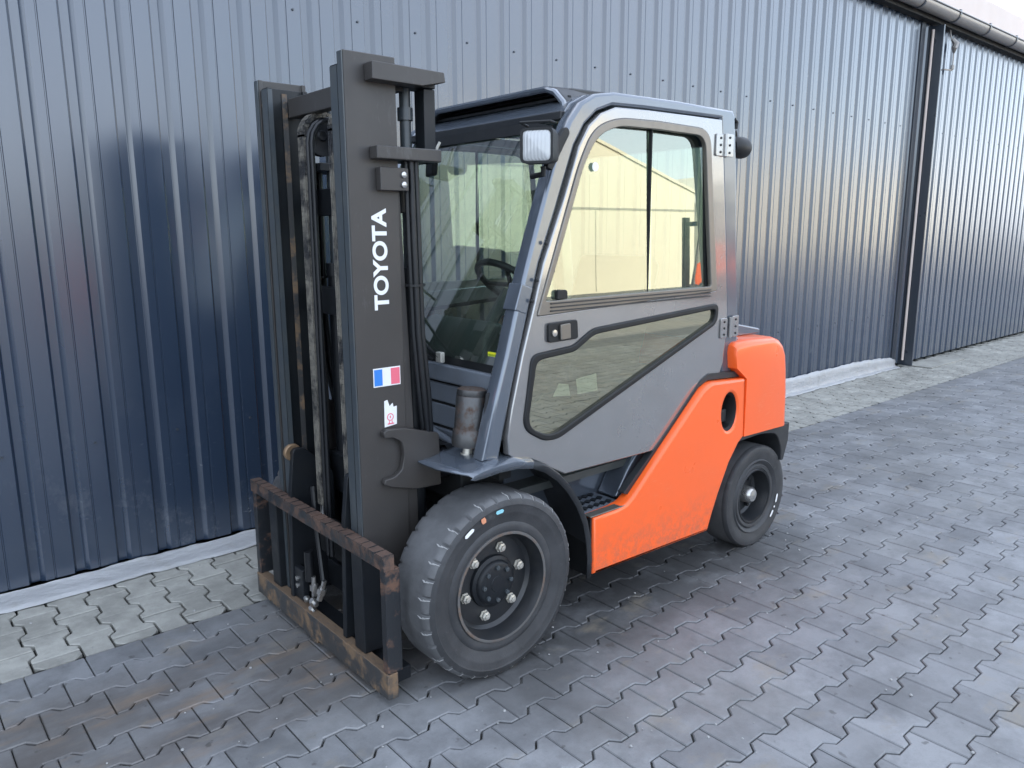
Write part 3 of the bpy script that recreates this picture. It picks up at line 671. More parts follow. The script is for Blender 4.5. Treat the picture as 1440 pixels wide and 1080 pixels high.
# hose bundle down the near side of the mast
def bundle(f, side):
    for i, (dx, dy) in enumerate(((0, 0), (.022, .006), (.010, -.016), (.034, -.010))):
        MB().tube([(1.435+dx*.9, f(2.200+dy), 1.80), (1.436+dx*.9, f(2.195+dy), 1.5), (1.440+dx*.8, f(2.190+dy), 1.2), (1.452+dx*.9, f(2.185+dy), 1.0), (1.475+dx*.7, f(2.20+dy), .86), (1.50+dx, f(2.25+dy), .72)], .0098, 10).build('hydraulic_hose', M['hose'], F, smooth=True)
    MB().lathe([(.03, 0), (.034, .0), (.034, .008), (.03, .008)], (1.452, f(2.190), 1.36), 'z', 14).build('cable_tie', M['hose'], F)
both(bundle)
# tilt bracket (open jaw) on the outer rail
def jaw(f, side):
    pts = rp([(1.300, .880, .006), (1.315, .888, .006), (1.383, .884, .01), (1.442, .866, .01), (1.525, .842, .01), (1.530, .650, .01), (1.430, .655, .01), (1.330, .682, .008), (1.296, .698, .006), (1.300, .716, .006), (1.338, .718, .010), (1.368, .738, .012), (1.380, .792, .03), (1.370, .836, .012), (1.338, .856, .008), (1.304, .860, .005)], 5)
    MB().prism(pts, f(2.176), f(2.199)).build('tilt_bracket', M['mastplate'], F, bevel=.004)
    MB().tube([(1.50, f(2.24), .70), (1.72, f(2.26), .66)], .035, 18).build('tilt_cylinder', M['black'], F, smooth=True)
both(jaw)
# lettering and stickers on the near rail
def letter_mesh(txt, height, depth, bold=0.):
    cu = bpy.data.curves.new('txt', 'FONT'); cu.body = txt; cu.size = 1; cu.extrude = .5*depth/height*.7; cu.offset = bold; cu.space_character = 1.0
    ob = bpy.data.objects.new('tmp', cu); COL.objects.link(ob); dg = bpy.context.evaluated_depsgraph_get(); dg.update()
    me = bpy.data.meshes.new_from_object(ob.evaluated_get(dg)); bpy.data.objects.remove(ob); return me
def put_text(txt, x_base, z0, length, cap, y, mat, parent, name, bold=.02):
    me = letter_mesh(txt, cap, .001, bold)
    xs = [v.co.x for v in me.vertices]; ys = [v.co.y for v in me.vertices]; a, b, c, d = min(xs), max(xs), min(ys), max(ys); base = Vector(parent['_base'])
    for v in me.vertices:
        u = (v.co.x-a)/(b-a)*length; w = (v.co.y-c)/(d-c)*cap; h = v.co.z*.002
        v.co = Vector((x_base-w, y-.0012-h, z0+u))-base
    me.materials.clear(); me.materials.append(mat); o = bpy.data.objects.new(name, me); COL.objects.link(o); o.parent = parent; return o
rail = [o for o in bpy.data.objects if o.name == 'outer_mast_rail'][0]; rail['_base'] = FB
lt = put_text('TOYOTA', 1.353, 1.288, .326, .056, 2.1995, M['white'], rail, 'lettering', .035)
yy = 2.1985
MB().box(1.282, 1.386, yy-.0008, yy+.0008, 1.033, 1.096).build('flag_sticker', M['white'], rail)
MB().box(1.285, 1.316, yy-.0016, yy-.0009, 1.037, 1.092).build('flag_blue_band', M['blue'], rail)
MB().box(1.349, 1.383, yy-.0016, yy-.0009, 1.037, 1.092).build('flag_red_band', M['pink'], rail)
MB().prism([(1.318, .892), (1.366, .897), (1.368, .960), (1.355, .958), (1.352, .972), (1.340, .962), (1.332, .985), (1.320, .982)], yy-.0008, yy+.0008).build('torn_sticker', M['white'], rail)
q = MB(); q.lathe([(.010, 0), (.013, 0), (.013, .0006), (.010, .0006), (.010, 0)], (1.341, yy-.0016, .925), 'y', 20); q.box(1.330, 1.355, yy-.0015, yy-.0009, .900, .904); q.box(1.335, 1.338, yy-.0015, yy-.0009, .904, .912); q.box(1.346, 1.349, yy-.0015, yy-.0009, .904, .912); q.box(1.339, 1.343, yy-.0015, yy-.0009, .921, .930)
q.build('sticker_print', M['pink'], rail)

# --- carriage
CX = 1.176
q = MB()
top = [(2.0, .480), (3.052, .480), (3.052, .530)]
# notched upper edge
yy = 3.052; nn = 22; step = (3.052-2.0)/nn
for i in range(nn):
    a = 3.052-i*step; top += [(a-step+.010, .530), (a-step+.009, .523), (a-step+.003, .523), (a-step+.002, .530)]
q.prism(top, CX, CX+.040, 'x'); q.build('carriage_top_bar', M['rust'], F, bevel=.002)
q = MB(); q.prism(rp([(2.0, .028), (2.50, .028), (2.51, .014), (2.60, .014), (2.61, .028), (3.052, .028), (3.052, .118), (2.0, .118)]), CX, CX+.040, 'x'); q.build('carriage_bottom_bar', M['ochre'], F, bevel=.003)
for y0 in (2.002, 3.018):
    MB().box(CX+.004, CX+.060, y0, y0+.032, .1185, .4795).build('carriage_end_plate', M['rustlight'], F, bevel=.003)
MB().box(CX+.041, CX+.115, 2.04, 3.01, .05, .098).build('carriage_bottom_bar', M['black'], F, bevel=.003)
for y0, y1 in ((2.165, 2.235), (2.84, 2.91)):
    MB().box(CX+.012, CX+.085, y0, y1, .1185, .4795).build('carriage_upright', M['black'], F, bevel=.004)
for y0, y1 in ((2.30, 2.325), (2.725, 2.75)):
    MB().prism(rp([(1.19, .12), (1.39, .12), (1.39, .60, .02), (1.27, .72, .03), (1.225, .72, .02), (1.205, .55)]), y0, y1).build('roller_plate', M['black'], F, bevel=.003)
MB().lathe([(.014, -.01), (.030, -.012), (.034, -.006), (.034, .006), (.030, .012), (.014, .01), (.014, -.01)], (1.235, 2.758, .700), 'y', 24).build('guide_roller', M['roller'], F, smooth=True)
MB().box(1.30, 1.36, 2.325, 2.725, .30, .42).build('carriage_crossbar', M['dark'], F, bevel=.004)
# couplings
q = MB()
for (a, b, c, r) in (((1.22, 2.60, .16), (1.22, 2.60, .24), 0, .011), ((1.20, 2.585, .155), (1.20, 2.545, .15), 0, .012), ((1.20, 2.60, .12), (1.20, 2.56, .115), 0, .010), ((1.21, 2.54, .17), (1.225, 2.52, .25), 0, .012), ((1.20, 2.64, .145), (1.20, 2.61, .145), 0, .009)):
    d = Vector(b)-Vector(a); q.tube([a, Vector(a)+d*.3, Vector(a)+d*.32, Vector(a)+d*.6, Vector(a)+d*.62, b], [r, r, r*1.5, r*1.5, r*.8, r*.8], 6)
q.build('hose_coupling', M['steel'], F)
for z in (.175, .205):
    MB().lathe([(.010, 0), (.010, -.006), (.0005, -.008)], (1.200, 2.70, z), 'x', 10).build('coupling_bolt', M['steel'], F)
MB().box(1.20, 1.225, 2.655, 2.745, .12, .25).build('valve_block', M['black'], F, bevel=.004)
MB().tube([(1.215, 2.62, .22), (1.215, 2.62, .34)], .018, 12).build('valve_cap', M['hose'], F, smooth=True)
MB().tube([(1.225, 2.53, .25), (1.235, 2.58, .42), (1.24, 2.605, .60)], .010, 8).build('mast_hose', M['hose'], F, smooth=True)

# --- chassis
MB().box(1.52, 1.70, 2.16, 2.89, .20, .48).build('drive_axle', M['dark'], F, bevel=.03)
MB().box(1.66, 2.98, 2.16, 2.89, .16, .60).build('chassis', M['dark'], F, bevel=.02)
MB().box(1.60, 1.70, 2.15, 2.90, .56, .76).build('firewall', M['dark'], F, bevel=.01)
MB().box(2.95, 3.44, 2.18, 2.87, .22, .62).build('rear_axle_housing', M['dark'], F, bevel=.02)
def sidebody(f, side):
    pts = rp([(2.066, .222, .006), (2.066, .456), (2.20, .459), (2.258, .468), (2.298, .490, .02), (2.500, .664), (2.74, .868, .03), (2.80, .892, .03), (3.058, .878, .012), (3.068, .600), (3.03, .575), (2.963, .495), (2.890, .365), (2.850, .28), (2.818, .203, .006)], 6)
    th = 10; hole = [(2.944+.058*math.cos(-2*PI*k/28), .738+.088*math.sin(-2*PI*k/28)) for k in range(28)]
    plate('side_panel', [pts, hole], f(1.965), .07, M['orange'], F, bevel=.014)
    c = MB(); c.lathe([(.060, 0), (.052, (.012 if side == 0 else -.012)), (.050, (.08 if side == 0 else -.08)), (.001, (.08 if side == 0 else -.08))], (2.944, f(1.937), .738), 'y', 28)
    c.v = [(x, y, .738+(z-.738)*1.5) for x, y, z in c.v]; c.build('filler_recess', M['dark'], F, smooth=True)
    MB().box(2.90, 2.98, min(f(1.97), f(1.985)), max(f(1.97), f(1.985)), .68, .74).build('filler_cap', M['trim'], F, bevel=.01)
    # lip along the slanted shoulder
    lip = [(2.268, .500), (2.515, .690), (2.765, .902), (2.82, .925), (3.045, .908), (3.05, .882), (2.81, .896), (2.745, .872), (2.505, .668), (2.296, .492)]
    MB().prism(rp([(a, b, .01) for a, b in lip[:5]]+lip[5:]), f(1.962), f(1.995)).build('shoulder_trim', M['orange'] if False else M['trim'], F, bevel=.006)
    MB().box(2.056, 2.0645, min(f(1.940), f(2.16)), max(f(1.940), f(2.16)), .215, .452).build('panel_end_cover', M['dark'], F)
    # step with tread plate
    MB().box(2.045, 2.30, min(f(2.0), f(2.18)), max(f(2.0), f(2.18)), .425, .452).build('step', M['greypanel'], F, bevel=.004)
    t = MB()
    for i in range(6):
        for j in range(3): t.obox((2.085+i*.034, f(2.03+j*.05), .4545), (.012, .006*(1 if side == 0 else -1), 0), (-.004, .010, 0), (0, 0, .003))
    t.build('step_tread', M['black'], F)
    MB().box(2.052, 2.27, min(f(1.934), f(1.975)), max(f(1.934), f(1.975)), .4585, .4635).build('step_edge_strip', M['alu'], F, bevel=.002)
    # well behind the step
    MB().prism(rp([(1.80, .43), (2.52, .43), (2.78, .66), (2.86, .92), (2.0, .92), (1.80, .78)]), f(2.145), f(2.16)).build('step_well_panel', M['grey'], F, bevel=.004)
    MB().prism(rp([(2.30, .452), (2.52, .452), (2.76, .66), (2.80, .86), (2.62, .80), (2.40, .60, .05)]), f(2.03), f(2.144)).build('seat_base_side', M['grey'], F, bevel=.015)
    MB().tube([(1.96, f(2.16), .60), (2.10, f(2.16), .60), (2.135, f(2.16), .58)], .008, 8).build('latch_rod', M['zinc'], F, smooth=True)
    MB().tube([(2.135, f(2.165), .72), (2.13, f(2.165), .46)], .007, 8).build('latch_rod', M['black'], F, smooth=True)
    MB().lathe([(.001, -.006), (.042, -.004), (.046, .004), (.001, .006)], (2.06, f(2.165), .545), 'y', 20).build('boot_cover', M['rustlight'], F, smooth=True)
both(sidebody)
# fender
def fender(f, side):
    s = 1 if side == 0 else -1
    path = [(1.432, .744), (1.48, .746), (1.53, .755), (1.60, .760), (1.68, .757), (1.755, .742), (1.82, .712), (1.885, .664), (1.94, .606), (1.99, .535), (2.028, .455), (2.049, .37), (2.056, .29), (2.053, .215)]
    ys = [(1.932, .0), (1.945, .010), (1.97, .014), (2.06, .016), (2.17, .016), (2.19, .016)]
    m = MB(); v = []
    for i, (x, z) in enumerate(path):
        p0 = Vector(path[max(0, i-1)]); p1 = Vector(path[min(len(path)-1, i+1)]); d = (p1-p0).normalized(); nrm = Vector((d.y*-1, d.x))
        v.append(((1.475 if i == 0 else 1.492 if i == 1 else x-nrm.x*.022), f(1.932), z-(.006 if i == 0 else .014 if i == 1 else nrm.y*.022)))
        for yv, up in ys:
            xx = x
            if i == 0: xx = 1.432 if yv > 2.05 else 1.432+(2.05-yv)**1.6*1.6
            if i == 1 and yv < 1.96: xx = 1.490
            v.append((xx+nrm.x*up*.6, f(yv), z+nrm.y*up*.6))
    K = len(ys)+1
    m.add(v, [(i*K+j, i*K+j+1, (i+1)*K+j+1, (i+1)*K+j) for i in range(len(path)-1) for j in range(K-1)])
    K0 = 5; m.v_all = m.v
    top = MB(); top.add(m.v[:K*(K0+1)], [q for q in [(i*K+j, i*K+j+1, (i+1)*K+j+1, (i+1)*K+j) for i in range(K0) for j in range(K-1)]]); top.build('front_fender', M['grey'], F, smooth=True, solid=.007)
    lowp = MB(); nl = len(path)-K0; lowp.add(m.v[K*K0:K*len(path)], [(i*K+j, i*K+j+1, (i+1)*K+j+1, (i+1)*K+j) for i in range(nl-1) for j in range(K-1)]); lowp.build('fender_flare', M['trim'], F, smooth=True, solid=.007)
    w = MB(); pp = [(1.70, .70), (1.80, .67), (1.90, .60), (1.97, .50), (2.01, .38), (2.02, .22), (1.66, .22), (1.66, .70)]
    w.prism(pp, f(2.155), f(2.165)).build('wheel_arch_liner', M['dark'], F)
both(fender)

# --- cab side frame: pillars and roof rail as one bent band
def cabside(f, side):
    outer = [(1.566, .772), (1.655, .985), (1.700, 1.12), (1.748, 1.27), (1.80, 1.43), (1.86, 1.62), (1.918, 1.79), (1.965, 1.912), (2.02, 1.978), (2.09, 2.014), (2.19, 2.030), (2.55, 2.036), (2.93, 2.036), (2.952, 2.010), (2.985, 1.75), (3.012, 1.45), (3.050, 1.13), (3.056, .90)]
    outer[0:3] = [(1.566, .772), (1.628, .985), (1.672, 1.12)]; outer[3] = (1.716, 1.27); outer[4] = (1.768, 1.43)
    outer[5] = (1.835, 1.62); outer[6] = (1.898, 1.79)
    inner = [(2.93, .905), (2.952, 1.18), (2.912, 1.51), (2.868, 1.845), (2.845, 1.995), (2.36, 1.988), (2.18, 1.982), (2.10, 1.954), (2.04, 1.905), (1.99, 1.83), (1.905, 1.616), (1.825, 1.43), (1.776, 1.27), (1.732, 1.12), (1.694, .985), (1.636, .758)]
    plate('cab_pillar_frame', [outer+inner], f(2.0125), .065, M['grey'], F, bevel=.012)
    # door
    dl = [(1.782, 1.262), (1.736, 1.12), (1.688, .94), (1.668, .84), (1.672, .778), (1.704, .754), (1.793, .731), (1.862, .693), (1.945, .650), (2.215, .645), (2.540, .640), (2.72, .815), (2.785, .892), (2.90, .900), (2.930, .96), (2.940, 1.05), (2.944, 1.18), (2.905, 1.51), (2.861, 1.842), (2.838, 1.988), (2.36, 1.982), (2.185, 1.976), (2.108, 1.948), (2.049, 1.902), (2.0, 1.828), (1.914, 1.614), (1.833, 1.43)]
    win = rp([(1.802, 1.252, .01), (1.845, 1.366), (1.998, 1.765, .05), (2.07, 1.895, .10), (2.20, 1.938, .06), (2.42, 1.944), (2.752, 1.940, .07), (2.848, 1.285, .01)], 6)
    low = rp([(1.735, .86, .05), (1.757, .98), (1.778, 1.115, .035), (1.98, 1.128, .02), (2.08, 1.182, .03), (2.865, 1.226, .035), (2.86, 1.145, .04), (1.905, .798, .03), (1.84, .800, .04)], 6)
    D = plate('cab_door', [dl, win, low], f(1.985), .034, M['door'], F, bevel=.005); D['_base'] = FB
    sgn = -1 if side == 0 else 1
    # upper window: frame, two sliding panes, seal
    ins = rp([(1.838, 1.300, .01), (1.885, 1.410), (2.020, 1.765, .04), (2.088, 1.872, .07), (2.20, 1.912, .05), (2.42, 1.916), (2.722, 1.914, .06), (2.806, 1.305, .01)], 6)
    fo = rp([(1.800, 1.250, .01), (1.843, 1.366), (1.996, 1.766, .05), (2.068, 1.897, .10), (2.20, 1.940, .06), (2.42, 1.946), (2.754, 1.942, .07), (2.850, 1.283, .01)], 6)
    plate('window_frame', [fo, ins], f(1.972), .020, M['alu'], D, bevel=.003)
    r = MB()
    for z in (1.262, 1.275, 1.288): r.box(1.86, 2.80, min(f(1.958), f(1.962)), max(f(1.958), f(1.962)), z, z+.005)
    r.build('window_rail', M['trim'], D)
    tl = math.radians(1.2)
    def pane(x0, x1, y, mat):
        poly = []
        outl = rp([(1.832, 1.292), (1.879, 1.405), (2.014, 1.765), (2.084, 1.878, .06), (2.20, 1.918, .05), (2.42, 1.922), (2.728, 1.920, .06), (2.812, 1.297)], 5)
        # clip outline to x0..x1
        def clip(P, keep, xb):
            o = []
            for i in range(len(P)):
                a, b = P[i-1], P[i]; ka, kb = keep(a[0]), keep(b[0])
                if ka != kb:
                    t = (xb-a[0])/(b[0]-a[0]); o.append((xb, a[1]+t*(b[1]-a[1])))
                if kb: o.append(b)
            return o
        poly = clip(outl, lambda x: x >= x0, x0); poly = clip(poly, lambda x: x <= x1, x1)
        m = MB(); m.add([(x, f(y+(z-1.6)*math.tan(tl)), z) for x, z in poly], [tuple(range(len(poly)))]); return m.build('window_pane', mat, D)
    gm = M['sideglass'] if side == 0 else M['screen']; pane(0, 2.425, 1.986, gm); pane(2.40, 4, 1.993, gm)
    MB().box(2.402, 2.409, min(f(1.978), f(1.996)), max(f(1.978), f(1.996)), 1.298, 1.918).build('pane_edge_strip', M['rubberseal'], D, bevel=.002)
    MB().prism(rp([(2.745, 1.90), (2.770, 1.90), (2.842, 1.30), (2.792, 1.30)]), f(1.984), f(1.996)).build('window_seal', M['rubberseal'], D)
    MB().prism(rp([(1.895, 1.302), (1.945, 1.303), (1.945, 1.335, .012), (1.897, 1.335, .012)]), f(1.962), f(1.98)).build('pane_catch', M['rubberseal'], D, bevel=.003)
    # lower window with rubber bead
    li = rp([(1.757, .864, .045), (1.778, .98), (1.798, 1.095, .03), (1.986, 1.108, .02), (2.088, 1.162, .03), (2.845, 1.205, .03), (2.842, 1.156, .035), (1.902, .820, .03), (1.846, .820, .035)], 6)
    lo = rp([(1.731, .858, .05), (1.753, .98), (1.774, 1.119, .035), (1.979, 1.132, .02), (2.079, 1.186, .03), (2.869, 1.230, .035), (2.864, 1.142, .04), (1.906, .794, .03), (1.838, .796, .04)], 6)
    plate('window_seal', [lo, li], f(1.970), .020, M['rubberseal'], D, bevel=.006)
    m = MB(); m.add([(x, f(1.975), z) for x, z in lo], [tuple(range(len(lo)))]); m.build('lower_window_pane', M['lowglass'], D)
    # handle
    H = MB(); H.prism(rp([(1.847, 1.153, .012), (1.847, 1.222, .012), (1.990, 1.226, .012), (1.995, 1.156, .012)]), f(1.955), f(1.966)); Hh = H.build('door_handle', M['rubberseal'], D, bevel=.003)
    MB().prism(rp([(1.898, 1.160, .006), (1.896, 1.215, .006), (1.945, 1.218, .006), (1.948, 1.162, .006)]), f(1.945), f(1.9545)).build('handle_flap', M['alu'], D, bevel=.003)
    MB().lathe([(.012, 0), (.012, sgn*.005), (.0005, sgn*.006)], (1.872, f(1.955), 1.187), 'y', 16).build('lock', M['steel'], D, smooth=True)
    # hinges
    for x0, x1, z0, z1 in ((2.795, 2.855, 1.842, 1.930), (2.860, 2.918, 1.842, 1.935), (2.888, 2.938, 1.072, 1.160), (2.975, 3.025, 1.072, 1.165)):
        MB().prism(rp([(x0, z0, .008), (x0, z1, .008), (x1, z1, .008), (x1, z0, .008)]), f(1.9605), f(1.9675)).build('hinge_plate', M['door'], D, bevel=.002)
        for zz in (z0+.016, (z0+z1)/2, z1-.016): MB().lathe([(.005, 0), (.005, sgn*.003), (.0004, sgn*.004)], ((x0+x1)/2, f(1.9605), zz), 'y', 8).build('hinge_screw', M['rubberseal'], D)
    for x, z0, z1 in ((2.858, 1.842, 1.932), (2.955, 1.072, 1.162)):
        MB().tube([(x, f(1.958), z0), (x, f(1.958), z1)], .009, 12).build('hinge_barrel', M['door'], D, smooth=True)
    for x, z in ((1.800, 1.375), (1.777, 1.305), (1.842, 1.50)): MB().lathe([(.007, 0), (.007, sgn*.005), (.0004, sgn*.006)], (x+.0, f(1.968), z), 'y', 8).build('pillar_bolt', M['rubberseal'], F)
    # collar where the pillar is sleeved
    MB().obox((1.752, f(2.012), 1.312), (.026, 0, -.009), (0, .0345, 0), (.016, 0, .045)).build('pillar_collar', M['grey'], F, bevel=.005)
    if side == 0: MB().prism([(2.095+.016*math.cos(k*PI/8), 1.765+.016*math.sin(k*PI/8)) for k in range(16)], 1.9795, 1.9805).build('round_sticker', M['white'], D)
    # rear lower pillar cover
    MB().prism(rp([(2.945, .905), (3.06, .893), (3.075, 1.06), (2.96, 1.07)]), f(1.99), f(2.05)).build('pillar_foot', M['grey'], F, bevel=.008)
both(cabside)
# roof and cross beams
roofpts = [(1.985, 1.93), (2.03, 1.985), (2.10, 2.018), (2.20, 2.034), (2.56, 2.040), (2.93, 2.040), (2.945, 2.0), (2.56, 2.006), (2.20, 2.0), (2.11, 1.984), (2.06, 1.955), (2.02, 1.92)]
MB().prism(roofpts, 2.046, 3.004).build('cab_roof', M['grey'], F, bevel=.006)
MB().prism(rp([(2.12, 2.041), (2.14, 2.062, .01), (2.40, 2.066, .02), (2.44, 2.041)]), 2.15, 2.90).build('roof_hatch', M['trim'], F, bevel=.01)
MB().box(1.985, 2.03, 2.046, 3.004, 1.925, 1.955).build('windscreen_header', M['trim'], F, bevel=.005)
MB().box(2.93, 2.97, 2.046, 3.004, 1.90, 2.0).build('rear_header', M['grey'], F, bevel=.006)
MB().box(3.0, 3.04, 2.046, 3.004, 1.0, 1.18).build('rear_sill', M['grey'], F, bevel=.006)
MB().add([(2.960, 2.05, 1.90), (2.960, 3.0, 1.90), (3.02, 3.0, 1.18), (3.02, 2.05, 1.18)], [(0, 1, 2, 3)]).build('rear_window_pane', M['rearglass'], F)
# windscreen: glass, seal
def ws(t): return 1.700+(1.975-1.700)*t, 1.045+(1.925-1.045)*t
def wsp(t, y, off=0.): x, z = ws(t); return (x-off*.96, y, z+off*.27)
gl = [(0, 2.03), (0, 3.02), (.55, 3.02), (.80, 2.995), (.93, 2.95), (1, 2.87), (1, 2.17), (.97, 2.06), (.80, 2.035)]
MB().add([wsp(t, y) for t, y in gl], [tuple(range(len(gl)))]).build('windscreen', M['screen'], F)
m = MB(); inn = [(.03, 2.065), (.03, 2.985), (.55, 2.985), (.78, 2.96), (.90, 2.915), (.955, 2.85), (.955, 2.18), (.93, 2.09), (.78, 2.062)]
v = [wsp(t, y, .004) for t, y in gl]+[wsp(t, y, .006) for t, y in inn]; n_ = len(gl)
m.add(v, [(i, (i+1) % n_, (i+1) % n_+n_, i+n_) for i in range(n_)]); m.build('windscreen_seal', M['rubberseal'], F, solid=.006)
# outer rain visor over the windscreen
arch = [(2.035, 1.915), (2.055, 1.945), (2.090, 1.990), (2.135, 2.032), (2.185, 2.050), (2.865, 2.050), (2.915, 2.032), (2.960, 1.990), (2.995, 1.945), (3.015, 1.905)]
m = MB(); v = []
for i, (y, z) in enumerate(arch):
    k = min(i, len(arch)-1-i); fx = 1.975-.0*k if k > 1 else 1.955
    e = max(0, 2-k)*.02; v += [(2.040-e, y, z-.004), (2.060-e, y, z+.004), (2.15, y, z+.008), (2.24, y, min(z+.002, 2.045))]
m.add(v, [(i*4+j, i*4+j+1, (i+1)*4+j+1, (i+1)*4+j) for i in range(len(arch)-1) for j in range(3)]); m.build('front_visor', M['trim'], F, smooth=True, solid=.016)
MB().tube([(2.042-max(0, 2-min(i, 9-i))*.02, y, z) for i, (y, z) in enumerate(arch)], .012, 8).build('visor_lip', M['grey'], F, smooth=True)
for z in (1.985, 2.012): MB().box(2.05+(z-1.985), 2.062+(z-1.985), 2.10, 2.95, z, z+.010).build('visor_louvre', M['rubberseal'], F)
# cowl below the windscreen, three pressed bands
for z0, z1, x in ((.98, 1.045, 1.672), (.895, .968, 1.688), (.80, .885, 1.690), (.69, .79, 1.684)):
    MB().box(x, 1.74, 2.05, 3.0, z0, z1).build('cowl_panel', M['greypanel'], F, bevel=.006)
MB().box(1.695, 1.75, 2.05, 3.0, .66, 1.04).build('cowl_backing', M['dark'], F)
MB().tube([(1.64, 2.16, .735), (1.655, 2.30, .765), (1.66, 2.46, .79)], .014, 10).build('grab_tube', M['greypanel'], F, smooth=True)
MB().box(1.686, 1.691, 2.205, 2.24, .905, .950).build('warning_sticker', M['white'], F)
MB().box(1.679, 1.684, 2.215, 2.226, .915, .938).build('sticker_print', M['rubberseal'], F)
# wipers
MB().tube([(1.66, 2.36, 1.075), (1.665, 2.52, 1.14), (1.70, 2.76, 1.27)], .006, 6).build('wiper_arm', M['rubberseal'], F, smooth=True)
MB().tube([(1.66, 2.40, 1.06), (1.665, 2.55, 1.11), (1.69, 2.80, 1.21)], .006, 6).build('wiper_arm', M['rubberseal'], F, smooth=True)
MB().box(1.655, 1.675, 2.34, 2.375, 1.055, 1.095).build('wiper_pivot', M['zinc'], F, bevel=.004)
MB().tube([(1.72, 2.62, 1.30), (1.735, 2.80, 1.36), (1.73, 2.97, 1.33)], .006, 6).build('wiper_blade', M['rubberseal'], F, smooth=True)
MB().box(1.72, 1.73, 2.085, 2.14, 1.10, 1.115).build('yellow_sticker', M['yellow'], F)
# sediment filter can by the pillar
fz = Vector((.12, .02, 1)).normalized(); fc = Vector((1.595, 2.10, .80))
def fl(prof, mat, name, bv=True):
    m = MB(); m.lathe(prof, (0, 0, 0), 'z', 28)
    rot = Vector((0, 0, 1)).rotation_difference(fz).to_matrix(); m.v = [tuple(fc+rot @ Vector(p)) for p in m.v]; return m.build(name, mat, F, smooth=True)
fl([(.001, .205), (.040, .205), (.052, .198), (.054, .180), (.052, .176), (.054, .172), (.054, .06), (.058, .055), (.060, .01), (.056, -.004), (.001, -.006)], M['filter'], 'filter_can')
fl([(.018, -.006), (.018, -.03), (.026, -.03), (.026, -.045), (.012, -.047), (.012, -.065), (.001, -.066)], M['zinc'], 'drain_fitting')
MB().obox((1.640, 2.035, .91), (.004, -.006, 0), (.030, .012, 0), (.012, 0, .085)).build('filter_bracket', M['black'], F, bevel=.004)
MB().tube([(1.598, 2.09, .74), (1.575, 2.11, .70)], .006, 8).build('drain_pipe', M['zinc'], F, smooth=True)
q = MB(); q.lathe([(.040, 0), (.040, .03), (.028, .035), (.028, .0), (.016, -.008), (.001, -.010)], (1.585, 2.235, .735), 'x', 20); q.build('hydraulic_coupling', M['black'], F, smooth=True)
MB().tube([(1.575, 2.235, .735), (1.56, 2.20, .745), (1.57, 2.17, .74)], .012, 8).build('hose_coupling', M['steel'], F, smooth=True)
# work lamp at the pillar
def worklamp(f, side):
    s = 1 if side == 0 else -1
    c = (1.795, f(1.945), 1.812)
    Lb = MB(); h = .056; sq = rp([(-h, -h, .02), (h, -h, .02), (h, h, .02), (-h, h, .02)], 4)
    ang = math.radians(30)*s; ca, sa = math.cos(ang), math.sin(ang)
    def tr(p): x, y, z = p; return (c[0]+x*ca-y*sa, c[1]+x*sa+y*ca, c[2]+z)
    rings = [(-.045, .86), (-.045, 1.0), (.0, 1.0), (.045, .88), (.062, .5)]; v = []
    for x, k in rings: v += [tr((x, a*k, b*k)) for a, b in sq]
    n = len(sq); Lb.add(v, [(i*n+j, i*n+(j+1) % n, (i+1)*n+(j+1) % n, (i+1)*n+j) for i in range(len(rings)-1) for j in range(n)]+[tuple((len(rings)-1)*n+j for j in range(n))])
    b = Lb.build('work_lamp', M['rubberseal'], F, smooth=True)
    m = MB(); k1 = .87
    m.add([tr((-.041, a*k1, b2*k1)) for a, b2 in sq]+[tr((-.050, a*k1*.8, b2*k1*.8)) for a, b2 in sq]+[tr((-.052, 0, 0))], [(j, (j+1) % n, (j+1) % n+n, j+n) for j in range(n)]+[(j+n, (j+1) % n+n, 2*n) for j in range(n)])
    m.build('lens', M['lens'], b, smooth=True)
    m = MB(); m.tube([tr(p) for p in ((-.04, -.06, .068), (-.052, -.05, .072), (-.052, .05, .072), (.0, .07, .080), (.05, .06, .072))], .0045, 6); m.build('lamp_guard', M['rubberseal'], b, smooth=True)
    m = MB(); m.tube([tr((.03, 0, -.06)), tr((.035, 0, -.085)), tr((.06, .05*s, -.09))], .010, 8); m.build('lamp_mount', M['rubberseal'], b, smooth=True)
    m = MB(); m.prism(rp([(1.835, 1.75), (1.86, 1.74), (1.945, 1.87, .02), (1.925, 1.89, .02), (1.87, 1.83)]), f(1.955), f(1.978)); m.build('lamp_bracket', M['rubberseal'], F, bevel=.003)
both(worklamp)
MB().lathe([(.001, .07), (.042, .068), (.046, .05), (.046, -.015), (.034, -.035), (.001, -.037)], (3.03, 2.03, 1.895), 'x', 24).build('rear_work_lamp', M['rubberseal'], F, smooth=True)
MB().tube([(2.97, 2.03, 1.96), (3.02, 2.03, 1.96), (3.03, 2.03, 1.93)], .012, 8).build('lamp_mount', M['rubberseal'], F, smooth=True)
MB().tube([(2.95, 1.985, 2.0), (2.968, 1.985, 1.99), (2.962, 1.985, 1.965)], .008, 8).build('lamp_cable', M['rubberseal'], F, smooth=True)
